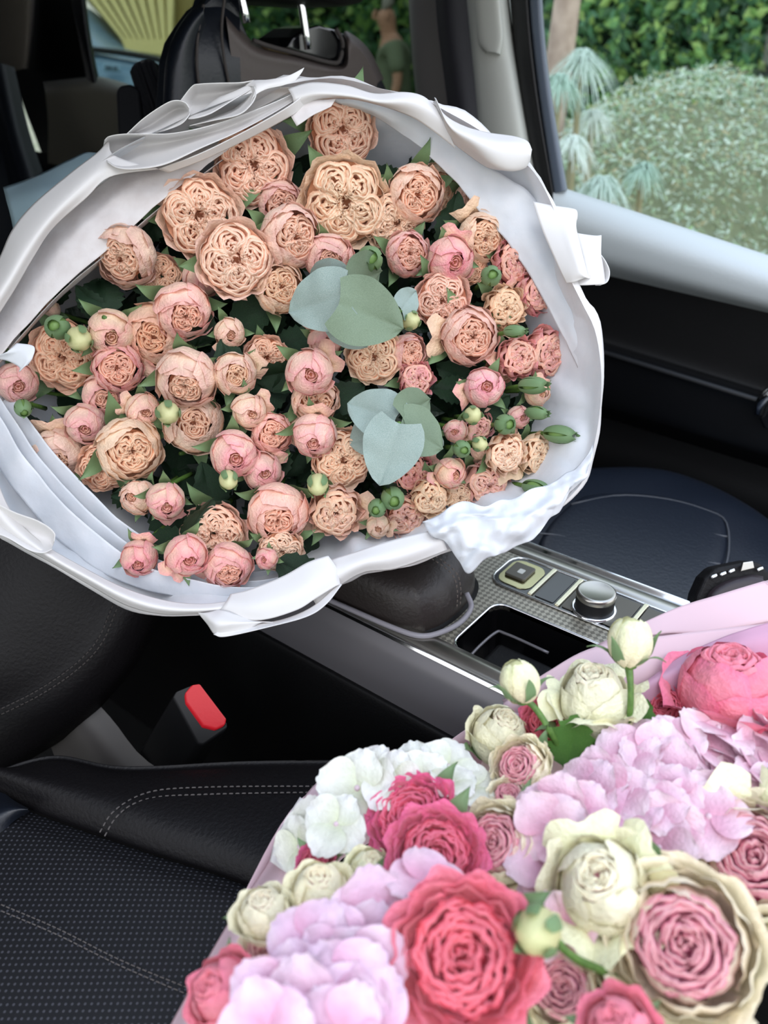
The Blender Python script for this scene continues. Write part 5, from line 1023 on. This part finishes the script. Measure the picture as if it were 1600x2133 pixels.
# upper right rim: paper bands, tissue edge and curled end
S('paper_edge', [[(600,185,.2),(650,172,0),(720,178,0),(780,195,0),(840,192,-.2),(880,200,0),(910,225,0)],[(610,205,-.5),(660,195,-.8),(730,200,-.8),(790,212,-.8),(850,212,-.8),(890,225,-.6),(925,255,-.3)],[(612,232,.6),(668,208,.5),(730,206,.5),(800,222,.5),(860,245,.5),(905,275,.5),(950,310,.5)]], 'paper', 40, 14)
S('tissue_band', [[(690,206,.2),(760,210,0),(830,228,-.2),(900,262,-.4),(960,310,-.5),(1010,345,-.5),(1060,372,-.4),(1110,410,0),(1165,480,.2),(1205,600,.3),(1232,700,.4),(1246,800,.5)],[(700,215,.6),(765,225,.4),(840,258,.2),(910,308,.2),(965,358,.2),(1015,400,.2),(1060,440,.2),(1110,510,.3),(1155,580,.5),(1195,670,.6),(1222,750,.7),(1240,830,.9)],[(710,222,2),(770,238,1.6),(840,280,1.2),(905,335,1),(955,385,1),(990,430,1),(1035,480,1.2),(1085,545,1.6),(1140,635,1.8),(1180,715,2),(1212,785,2),(1236,850,1.8)]], 'tissue2', 60, 20, .003, dd=.014)
S('tissue_corner', [[(600,232,.8),(640,212,.4),(700,206,.2)],[(618,262,.2),(652,240,0),(690,222,0)]], 'tissue', 14, 8, .001)
S('rolled_fold', [[(905,203,-.2),(925,238,-.2),(965,262,0),(1015,276,0),(1070,284,0),(1098,294,0),(1108,312,0)],[(908,206,-.8),(935,260,-1.6),(975,282,-2),(1025,300,-2.2),(1075,305,-2),(1096,312,-1.6),(1106,322,-1)],[(904,212,.2),(940,275,-.8),(985,310,-1.2),(1025,340,-1.2),(1062,352,-1),(1092,348,-.6),(1104,334,-.4)],[(880,225,1),(930,285,1),(980,325,1),(1020,350,1),(1060,354,.6),(1090,350,.6),(1102,338,.3)]], 'paper', 40, 30)
S('roll_end', [[(1052,352,.2),(1048,325,.4),(1056,300,.6),(1075,290,.6)],[(1075,353,.6),(1070,325,1.8),(1078,303,1.8),(1090,294,.8)],[(1098,348,.4),(1102,325,1),(1104,310,1),(1100,298,.6)]], 'paper', 16, 14)
# corners on the right side
S('corner_fold', [[(1110,420,.4),(1150,428,.2),(1190,434,0),(1202,440,.2),(1203,456,.8)],[(1130,480,.2),(1165,484,-.4),(1190,490,-.8),(1200,485,-.2),(1200,474,.8)],[(1165,560,.2),(1190,560,-.6),(1208,562,-1),(1216,568,-.6),(1225,573,0)],[(1180,590,.4),(1195,588,-.2),(1210,582,-.4),(1220,578,-.2),(1230,574,0)]], 'paper', 26, 30)
S('corner_fold', [[(1196,484,1.2),(1215,488,1),(1240,491,1),(1253,490,1)],[(1200,520,1),(1222,524,.4),(1244,526,.4),(1252,530,.8)],[(1198,560,1),(1225,562,.2),(1252,562,.2),(1256,548,.8)],[(1190,594,1),(1222,594,.2),(1256,592,.4),(1262,590,.8)]], 'paper', 24, 24)
S('rolled_fold', [[(1250,528,1),(1262,545,.4),(1270,565,.2),(1266,586,.2),(1250,594,.4)],[(1250,530,1.4),(1253,548,1.8),(1254,566,2),(1250,582,2),(1240,594,1.2)]], 'paper', 20, 8)
# white band and curl at the lower left
S('paper_edge', [[(-60,850,.4),(-20,960,.2),(20,1060,0),(80,1125,0),(170,1180,0),(260,1225,0),(350,1252,0),(430,1258,0),(500,1248,0)],[(-70,900,-.8),(-30,1010,-1),(10,1085,-1),(90,1150,-1),(180,1202,-1),(265,1246,-1),(345,1268,-.8),(430,1270,-.6),(490,1262,-.3)],[(-80,920,.4),(-40,1040,.3),(5,1112,.2),(100,1168,.2),(190,1220,.2),(265,1261,.2),(340,1279,.2),(430,1278,.2),(490,1272,.2)]], 'paper', 60, 18)
S('curled_end', [[(-50,1020,-1.2),(20,1062,-1.4),(80,1085,-1.6),(112,1108,-1.6),(113,1128,-1.4)],[(-50,1060,-.4),(20,1090,0),(70,1110,.2),(100,1125,.2),(110,1136,-.4)],[(-50,1100,-1.2),(10,1118,-1.2),(60,1146,-1.2),(90,1152,-1.3),(108,1144,-1.4)]], 'paper', 26, 20)
for k, (o, dz) in enumerate(((0, 2.0), (20, 3.2), (44, 4.6))):
    S('tissue_pleat', [[(-20+o,835-o*.3,dz+1.5),(45+o,940-o*.6,dz+.3),(105+o,1020-o*.75,dz),(175+o*.9,1090-o*.9,dz),(270+o*.6,1160-o*1.0,dz),(380+o*.3,1205-o*.9,dz+.6),(520,1225-o*.8,dz+1.8),(640,1205-o*.9,dz+3.5)],[(-40+o,850-o*.3,dz+2),(30+o,965-o*.6,dz+1.0),(88+o,1045-o*.72,dz+.9),(160+o*.9,1117-o*.88,dz+.9),(260+o*.6,1186-o*1.0,dz+.9),(372+o*.3,1228-o*.9,dz+1.3),(520,1240-o*.8,dz+2.4),(640,1215-o*.9,dz+4)],[(-60+o,880-o*.3,dz+2.4),(10+o,990-o*.6,dz+1.8),(70+o,1070-o*.7,dz+1.8),(145+o*.9,1145-o*.85,dz+1.8),(250+o*.6,1210-o*.95,dz+1.8),(370+o*.3,1245-o*.9,dz+2),(520,1250-o*.8,dz+3),(640,1222-o*.9,dz+4.4)]], 'tissue2', 60, 14, .004, dd=-.015, fr=22)
S('tissue_fold', [[(35,715,-.6),(70,722,-.6),(68,745,-.4),(58,760,-.2)],[(10,735,-.8),(40,735,-.6),(55,750,-.5),(50,765,-.3)],[(-30,745,0),(10,750,0),(40,765,0),(40,775,0)]], 'tissue2', 18, 12, .001)
# bottom flap with its rolled corner
S('bottom_flap', [[(480,1238,.6),(520,1228,.2),(590,1200,0),(640,1172,0),(675,1160,0),(684,1158,.2)],[(470,1255,0),(525,1262,-.8),(600,1240,-1),(650,1215,-1),(690,1195,-.6),(702,1184,0)],[(455,1275,.2),(535,1292,-.6),(615,1272,-.9),(660,1245,-.8),(698,1222,-.4),(709,1218,0)]], 'paper', 36, 20, dd=-.024)
S('rolled_fold', [[(412,1276,0),(432,1300,-.4),(448,1322,-.6),(470,1325,-.6),(520,1315,-.6)],[(430,1276,-.6),(445,1292,-1.4),(462,1300,-1.6),(490,1300,-1.4),(540,1298,-1)],[(455,1270,-.2),(470,1272,-.6),(495,1280,-.7),(530,1292,-.8),(570,1296,-.8)]], 'paper', 24, 16, dd=-.02)
S('flap_lip', [[(445,1322,-.4),(470,1326,-.6),(560,1306,-.8),(640,1284,-.8),(680,1258,-.6),(712,1218,0)],[(470,1300,0),(530,1300,0),(590,1290,0),(640,1270,0),(675,1245,0),(706,1214,.4)]], 'paper', 36, 8, dd=-.026)
S('paper_edge', [[(620,1200,1),(680,1170,.2),(740,1150,0),(800,1130,0),(870,1112,0),(930,1098,.2)],[(640,1230,0),(705,1195,-.8),(755,1172,-1),(815,1160,-1),(880,1140,-.8),(925,1124,-.2)],[(660,1262,.4),(712,1218,.2),(760,1192,0),(820,1186,0),(880,1166,0),(932,1146,.2)]], 'paper', 36, 16)
# crinkled tissue at the lower right
S('crinkled_tissue', [[(880,1085,.4),(950,1052,.2),(1040,1045,.2),(1120,1020,.4),(1190,985,.6),(1235,925,1)],[(895,1108,-1),(960,1090,-1.4),(1040,1080,-1.4),(1120,1058,-1),(1180,1030,-.6),(1228,975,.2)],[(925,1130,-.8),(965,1130,-1.2),(1030,1120,-1.2),(1090,1100,-1),(1140,1075,-.6),(1205,1015,.2)],[(955,1150,-.4),(976,1196,-.6),(1012,1172,-.6),(1062,1145,-.4),(1112,1118,-.2),(1175,1050,.2)]], 'tissue2', 60, 40, .012, dd=-.02, fr=46)
bp = thing('plastic_sheet', 'pale blue translucent sheet sticking out behind the left of the white wrap', 'sheet', tuple(P(100, 400, .98)))
V, Fc = loft([[P(x, y, d) for x, y, d in r] for r in ([(8,392,1.0),(70,368,1.0),(140,335,1.0),(176,319,1.0),(200,320,1.0)],[(20,440,.97),(80,410,.96),(140,380,.97),(190,345,.98),(215,330,.98)],[(30,500,.98),(80,480,.96),(140,440,.96),(200,400,.96),(240,360,.96)],[(40,600,1.0),(90,560,.98),(150,520,.98),(210,480,.98),(250,440,.98)])], 24, 20, False, lambda v, u, t: v-FW*.004*nz(v, 25)); solid(wpart('sheet', V, Fc, M_['plastic_blue'], bp), .0008)

# ------------------------------------------------------------------ second bouquet: pink wrap, hydrangeas and garden roses
G2 = 'garden roses in the pink bouquet'
N2 = P(1000, 2150, .80)
pw = thing('paper_wrap', 'pink paper wrapped round the mixed bouquet at the lower right', 'wrapping paper', tuple(P(900, 1800, .65)))
def S2(name, rows, m='pinkpaper', nu=30, nv=None, crum=0, fr=20):
    fn = (lambda v, u, t: v-FW*crum*nz(v, fr)) if crum else None
    V, Fc = loft([[P(q[0], q[1], q[2]+.012) for q in r] for r in rows], nu, nv or (len(rows)-1)*10, False, fn); o = wpart(name, V, Fc, M_[m], pw); solid(o, .0007, 0); return o
S2('back_sheet', [[(1046,1458,.69),(1200,1385,.71),(1400,1300,.73),(1580,1216,.76),(1700,1180,.77)],[(1048,1475,.66),(1200,1420,.69),(1400,1360,.70),(1600,1320,.72),(1750,1290,.73)],[(1000,1600,.62),(1200,1560,.66),(1400,1520,.67),(1600,1480,.67),(1800,1450,.68)],[(950,1800,.68),(1200,1750,.74),(1400,1700,.74),(1600,1700,.74),(1800,1700,.74)]])
S2('corner_sheet', [[(1240,1345,.70),(1400,1270,.715),(1500,1238,.72),(1586,1212,.73),(1590,1212,.73)],[(1240,1347,.69),(1380,1320,.70),(1480,1318,.70),(1620,1290,.71),(1700,1280,.71)]])
S2('front_edge', [[(1050,1462,.665),(1140,1400,.665),(1240,1348,.672),(1400,1322,.675),(1620,1296,.68)],[(1048,1475,.655),(1140,1440,.655),(1240,1420,.655),(1400,1400,.66),(1620,1380,.66)],[(1040,1560,.66),(1140,1540,.66),(1240,1520,.66),(1400,1500,.66),(1620,1480,.66)]])
S2('tissue_ruffle', [[(1350,1420,.64),(1420,1370,.65),(1500,1330,.655),(1560,1310,.65),(1640,1285,.65)],[(1330,1440,.635),(1420,1395,.635),(1500,1365,.64),(1560,1345,.64),(1640,1330,.64)],[(1320,1480,.64),(1400,1450,.64),(1500,1420,.64),(1560,1400,.64),(1640,1390,.64)]], 'pinktissue', crum=.006)
S2('side_band', [[(320,2210,.56),(368,2110,.57),(480,1915,.60),(560,1795,.63),(638,1655,.67),(700,1600,.70)],[(380,2210,.535),(430,2110,.54),(530,1925,.575),(600,1815,.60),(665,1700,.64),(720,1640,.68)],[(520,2230,.56),(560,2110,.57),(600,1980,.60),(660,1870,.63),(720,1760,.67),(780,1700,.70)]])
S2('tissue_piece', [[(562,1795,.605),(575,1745,.615),(600,1700,.63),(625,1660,.645)],[(600,1820,.59),(610,1760,.60),(640,1720,.62),(670,1690,.635)],[(660,1850,.60),(680,1800,.61),(700,1750,.625),(730,1700,.64)]], 'tissue', crum=.004)
# body of the wrap, running back to the stems
S2('wrap_body', [[(320,2210,.56),(480,1915,.60),(638,1655,.67),(850,1600,.69),(1048,1480,.69),(1400,1400,.70),(1750,1300,.73)],[(500,2300,.66),(640,2050,.70),(760,1850,.75),(900,1780,.77),(1050,1720,.78),(1300,1700,.79),(1600,1700,.80)],[(800,2500,.80),(820,2300,.82),(860,2200,.84),(950,2150,.85),(1050,2130,.86),(1150,2150,.86),(1300,2200,.86)]], nu=50, nv=24)
def d2(px, py): return .40+.205*max(0, min(1.2, (2133-py)/620))+.00001*abs(px-1100)
CRM, YEL, PNK = (1, 1, 1), (1, 1.02, .88), (1, .93, .94)
B = [
# x,y,w,h,kind,pal,dd,tx,ty,tint,pink,sz,label
(1520,1435,270,180,'goblet','coral',-.02,.1,1.0,(.98,1.0,.98),.5,.8,'large deep pink rose at the right edge behind the pink hydrangea, seen from the side'),
(1380,1470,110,110,'rosette','coral',.015,-.3,.6,(.95,.85,.9),.6,1,'dark pink rose peeping left of the large deep pink one'),
(1238,1462,140,160,'goblet','cream',-.01,-.1,.95,(.95,1,.85),.05,1.1,'upright greenish cream rose between the two long-stemmed white buds'),
(1145,1505,125,120,'rosette','coral',.015,-.2,.7,(.97,.85,.85),.5,1,'coral rose behind the shorter long-stemmed bud'),
(1040,1530,135,105,'goblet','cream',.02,.5,.7,(1,.99,.86),.05,.9,'pale yellow rose at the top of the white hydrangea'),
(1085,1600,150,110,'cabbage','cream',0,-.6,.55,(1,1,.90),.9,1,'cream rose with a pink furled edge below the pale yellow one'),
(1060,1660,100,70,'cabbage','cream',.005,-.1,.9,(1,1,.93),.6,.8,'small cream rose with a pink eye above the tall cream one'),
(855,1700,210,160,'rosette','coral',-.01,-.5,.6,(1,.9,1.02),.8,1,'deep pink ruffled rose beside the white hydrangea'),
(910,1780,190,190,'rosette','coral',-.02,.1,.1,(1,.93,1.0),.7,1,'deep pink ruffled rose in front of the other, its heart facing the camera'),
(655,1795,70,90,'rosette','coral',.02,-.5,.3,(.9,.75,.9),.9,1,'dark magenta rose peeping out at the left of the pink bouquet'),
(1035,1760,160,190,'cabbage','cream',-.005,-.45,.35,(1,.98,.90),.5,1,'tall cream rose with a pink heart right of the deep pink ones'),
(665,1860,140,110,'goblet','cream',-.005,-.1,.8,(.97,1,.76),.1,.9,'greenish cream rose low at the left, second from the wrap edge'),
(770,1815,95,90,'goblet','cream',.01,.3,.7,(.97,1,.80),.05,.9,'pale green opening rose between the greenish cream rose and the deep pink ones'),
(550,1905,118,110,'goblet','cream',.0,-.2,.8,(1,.99,.78),.1,.9,'yellowish cream rose at the left wrap edge'),
(555,1975,110,120,'rosette','cream',.01,-.4,.3,(1,.8,.84),1,.9,'pink and cream ruffled rose under the yellowish cream one'),
(470,2070,120,170,'goblet','coral',.005,-.6,.4,(1.02,1.0,.95),.3,1,'soft coral rose seen from the side in the bottom left of the pink bouquet'),
(965,1990,300,300,'rosette','coral',-.045,.0,.05,(1.03,1.0,.95),.3,1,'very large coral rose with a deep folded heart at the bottom centre'),
(1175,2060,160,180,'cabbage','cream',.02,-.2,.1,(1,.97,.85),.6,1,'cream rose with a tiny pink eye between the coral rose and the big pink-hearted one'),
(1255,1850,200,210,'goblet','cream',-.035,-.1,.35,(1,1,.84),.1,1.1,'greenish cream rose with upright pointed petals in front of the hydrangea'),
(1425,1965,290,320,'cabbage','cream',-.035,.0,.0,(1.02,.97,.93),1,1,'large cream rose with a bright pink heart, nearest at the bottom right'),
(1570,1790,230,280,'cabbage','cream',-.015,.05,.25,(1,.98,.86),.9,1,'big cream rose with a pink heart cut off by the right edge'),
(1290,2150,180,110,'goblet','coral',-.01,-.2,.6,(1.0,1.0,.98),.3,1,'coral rose cut off by the bottom edge beneath the pink-hearted one'),
]
for i, (x, y, w, h, k, pal, dd, tx, ty, tn, pk, sz, lab) in enumerate(B):
    d = d2(x, y)+dd; R = (w+h)/4*d/F*1.02
    ty *= (2.0 if k == 'goblet' and ty > .6 else 1); bloom(P(x, y, d+R*.45), toward(x, y, tx*(1.4 if k == 'goblet' else 1), ty), R, k, pal, lab, G2, None, tn, pk, sepals=3, leaves=0, seed=i+40, sz=sz, stemL=.06)
# long-stemmed white buds
greenbud(P(1312, 1338, .60), (UP*1+RT*.02-FW*.15).normalized(), .0158, 'taller long-stemmed white bud with curling green sepals', 'white buds in the pink bouquet', seed=3, white=True, sep=5, petals=True, L=1.0, stemp=[P(1314, 1440, .60), P(1310, 1520, .61), P(1300, 1640, .66)])
greenbud(P(1082, 1420, .60), (UP*.95-RT*.25-FW*.2).normalized(), .0140, 'shorter long-stemmed white bud leaning left over the console', 'white buds in the pink bouquet', seed=4, white=True, sep=5, petals=True, L=1.1, stemp=[P(1115, 1475, .60), P(1150, 1530, .60), P(1180, 1600, .62)])
greenbud(P(1120, 1940, .415), (RT*-.35+UP*.25-FW*.8).normalized(), .0135, 'plump green and white bud beside the very large coral rose', 'white buds in the pink bouquet', seed=8, white=True, sep=5, tipout=False, L=1.0, stemp=[P(1190, 1990, .43), P(1250, 2020, .44), P(1310, 2050, .46)])
# serrated leaves
SL = [leaf_mesh('leaf', M_['leaf2'], w=.45, serr=.06, seed=8), leaf_mesh('leaf', M_['leaf2'], w=.45, serr=.06, seed=9)]
for pts, lab in (([(1180, 1600, .60, 1205, 1490, .60), (1190, 1590, .605, 1270, 1520, .61)], 'serrated green leaves beside the shorter bud stem'), ([(1290, 1560, .61, 1350, 1455, .615), (1300, 1540, .62, 1385, 1500, .62)], 'serrated green leaves at the foot of the taller bud stem')):
    t = thing('leafy_stalk', lab, 'leaves', tuple(P(*pts[0][:3])))
    for k, q in enumerate(pts):
        a, e = P(*q[:3]), P(*q[3:6]); X = (e-a).normalized(); Zv = -ray(q[0], q[1]).normalized(); Zv = (Zv-X*Zv.dot(X)).normalized(); Y = Zv.cross(X)
        ob('leaf', SL[k], t, Matrix.Translation(a-t.location) @ Matrix((X, Y, Zv)).transposed().to_4x4() @ Matrix.Scale((e-a).length, 4))
    V, Fc = tube([Vector((0, 0, 0)), Vector((0, 0, -.04)), Vector((.01, 0, -.09))], .002, 6, 6); ob('stem', me('stem', V, Fc, M_['stem']), t)
# hydrangeas: head > floret > petal
def hpetal(seed, mt):
    rg = random.Random(seed); V = []; Fc = []; cl = []; ns, n = 10, 9; ph = rg.uniform(0, 6); b = rg.uniform(-.05, .12)
    for j in range(n+1):
        t = j/n; wd = .66*math.sin(math.pi*min(1, t**.85*.84+.05))**.62
        for i in range(ns+1):
            s = -1+2*i/ns; x = t*(1.02-.12*s*s*t+.03*math.sin(s*9+ph)*t); y = s*wd
            V.append((x, y, b*t*(1-t)*1.2-.12*t**3+.07*abs(s)**2*t+.045*math.sin(s*5+ph)*t*t)); cl.append((min(1, .1+t*1.0), max(0, abs(math.sin(s*2+ph))*.6*t), max(0, .25-t)*1.0, 1))
    for j in range(n):
        for i in range(ns): a = j*(ns+1)+i; Fc.append((a, a+1, a+ns+2, a+ns+1))
    return me('petal', V, Fc, mt, True, cl)
HPS = {k: [hpetal(s, M_[k]) for s in range(4)] for k in ('hyd', 'hydw')}
EYE = ovoid_mesh('eye', M_['hyd'], .1, .1, col=True)
def hydrangea(spec, mk, label, tint, pk, size, seed, axis0, cpos):
    t = thing('hydrangea', label, 'hydrangea', tuple(cpos)); rg = random.Random(seed)
    for (x, y, d) in spec:
        p = P(x, y, d); ax = ((p-cpos).normalized()*.75+axis0*.35+(-ray(x, y).normalized())*.35+Vector((rg.uniform(-.45, .45), rg.uniform(-.45, .45), rg.uniform(-.3, .3)))).normalized(); p = p+ax*rg.uniform(-.008, .006)
        c = jitcol(rg, tint, .05)+(pk*rg.uniform(.5, 1.3),); s = size*rg.uniform(.85, 1.15)
        f = ob('floret', EYE, t, Matrix.Translation(p-t.location) @ frame(ax, rg.uniform(0, 6.28)) @ Matrix.Scale(s, 4), c)
        for k in range(4):
            ob('petal', HPS[mk][rg.randrange(4)], f, ROT(k*math.pi/2+rg.uniform(-.12, .12)) @ Matrix.Rotation(-rg.uniform(-.10, .42), 4, 'Y') @ Matrix.Rotation(rg.uniform(-.18, .18), 4, 'X') @ Matrix.Scale(rg.uniform(.95, 1.2), 4) @ Matrix.Translation((.04, 0, .01*(k % 2))), c)
    core = ob('flower_stalks', me('flower_stalks', *tube([Vector((0, 0, 0)), -axis0*.03, -axis0*.08], lambda f: .012*(1-f)+.004, 10, 8), M_['stem']), t)
    return t
def scatter(n, poly, seed, dfn, sep):
    rg = random.Random(seed); out = []; xs = [p[0] for p in poly]; ys = [p[1] for p in poly]
    def inside(x, y):
        c = False
        for i in range(len(poly)):
            (x1_, y1_), (x2_, y2_) = poly[i], poly[i-1]
            if (y1_ > y) != (y2_ > y) and x < (x2_-x1_)*(y-y1_)/(y2_-y1_)+x1_: c = not c
        return c
    for _ in range(6000):
        x, y = rg.uniform(min(xs), max(xs)), rg.uniform(min(ys), max(ys))
        if inside(x, y) and all(((x-a)/sep)**2+((y-b)/(sep*.7))**2 > 1 for a, b, _ in out): out.append((x, y, dfn(x, y)))
        if len(out) >= n: break
    return out
sp = scatter(60, [(1200,1640),(1230,1600),(1300,1560),(1400,1530),(1600,1505),(1660,1520),(1660,1700),(1500,1700),(1420,1740),(1370,1760),(1340,1700),(1190,1690),(1130,1760),(1140,1700)], 1, lambda x, y: d2(x, y)-.012, 50)
sp += [(x, y, d2(x, y)) for x, y in ((1120, 1735), (1140, 1800), (1165, 1860), (1175, 1930), (1115, 1690))]
hydrangea(sp, 'hyd', 'broad pink hydrangea head across the upper right of the pink bouquet', (1, .97, .98), .5, .0215, 2, Vector((0, 0, 1)), P(1380, 1720, .60))
sp = scatter(44, [(600,2040),(620,1980),(680,1930),(740,1890),(800,1890),(800,1960),(760,2040),(760,2170),(560,2190),(560,2100)], 3, lambda x, y: d2(x, y)-.012, 56)
sp += [(890, 1855, .475), (820, 1870, .48)]
hydrangea(sp, 'hyd', 'lilac-pink hydrangea head at the bottom left of the coral rose', (1.0, .96, 1.02), .6, .0215, 4, Vector((0, 0, 1)), P(700, 2080, .50))
sp = scatter(26, [(740,1640),(800,1600),(900,1575),(970,1590),(1000,1630),(940,1640),(860,1630),(780,1660)], 5, lambda x, y: d2(x, y)+.01, 44)
sp += [(690, 1712, .545), (635, 1760, .585), (650, 1735, .585)]
hydrangea(sp, 'hydw', 'white hydrangea head at the top left of the pink bouquet', (1, 1, 1), .4, .0215, 6, Vector((0, 0, 1)), P(840, 1720, .62))
# pale florets tucked between the cream roses
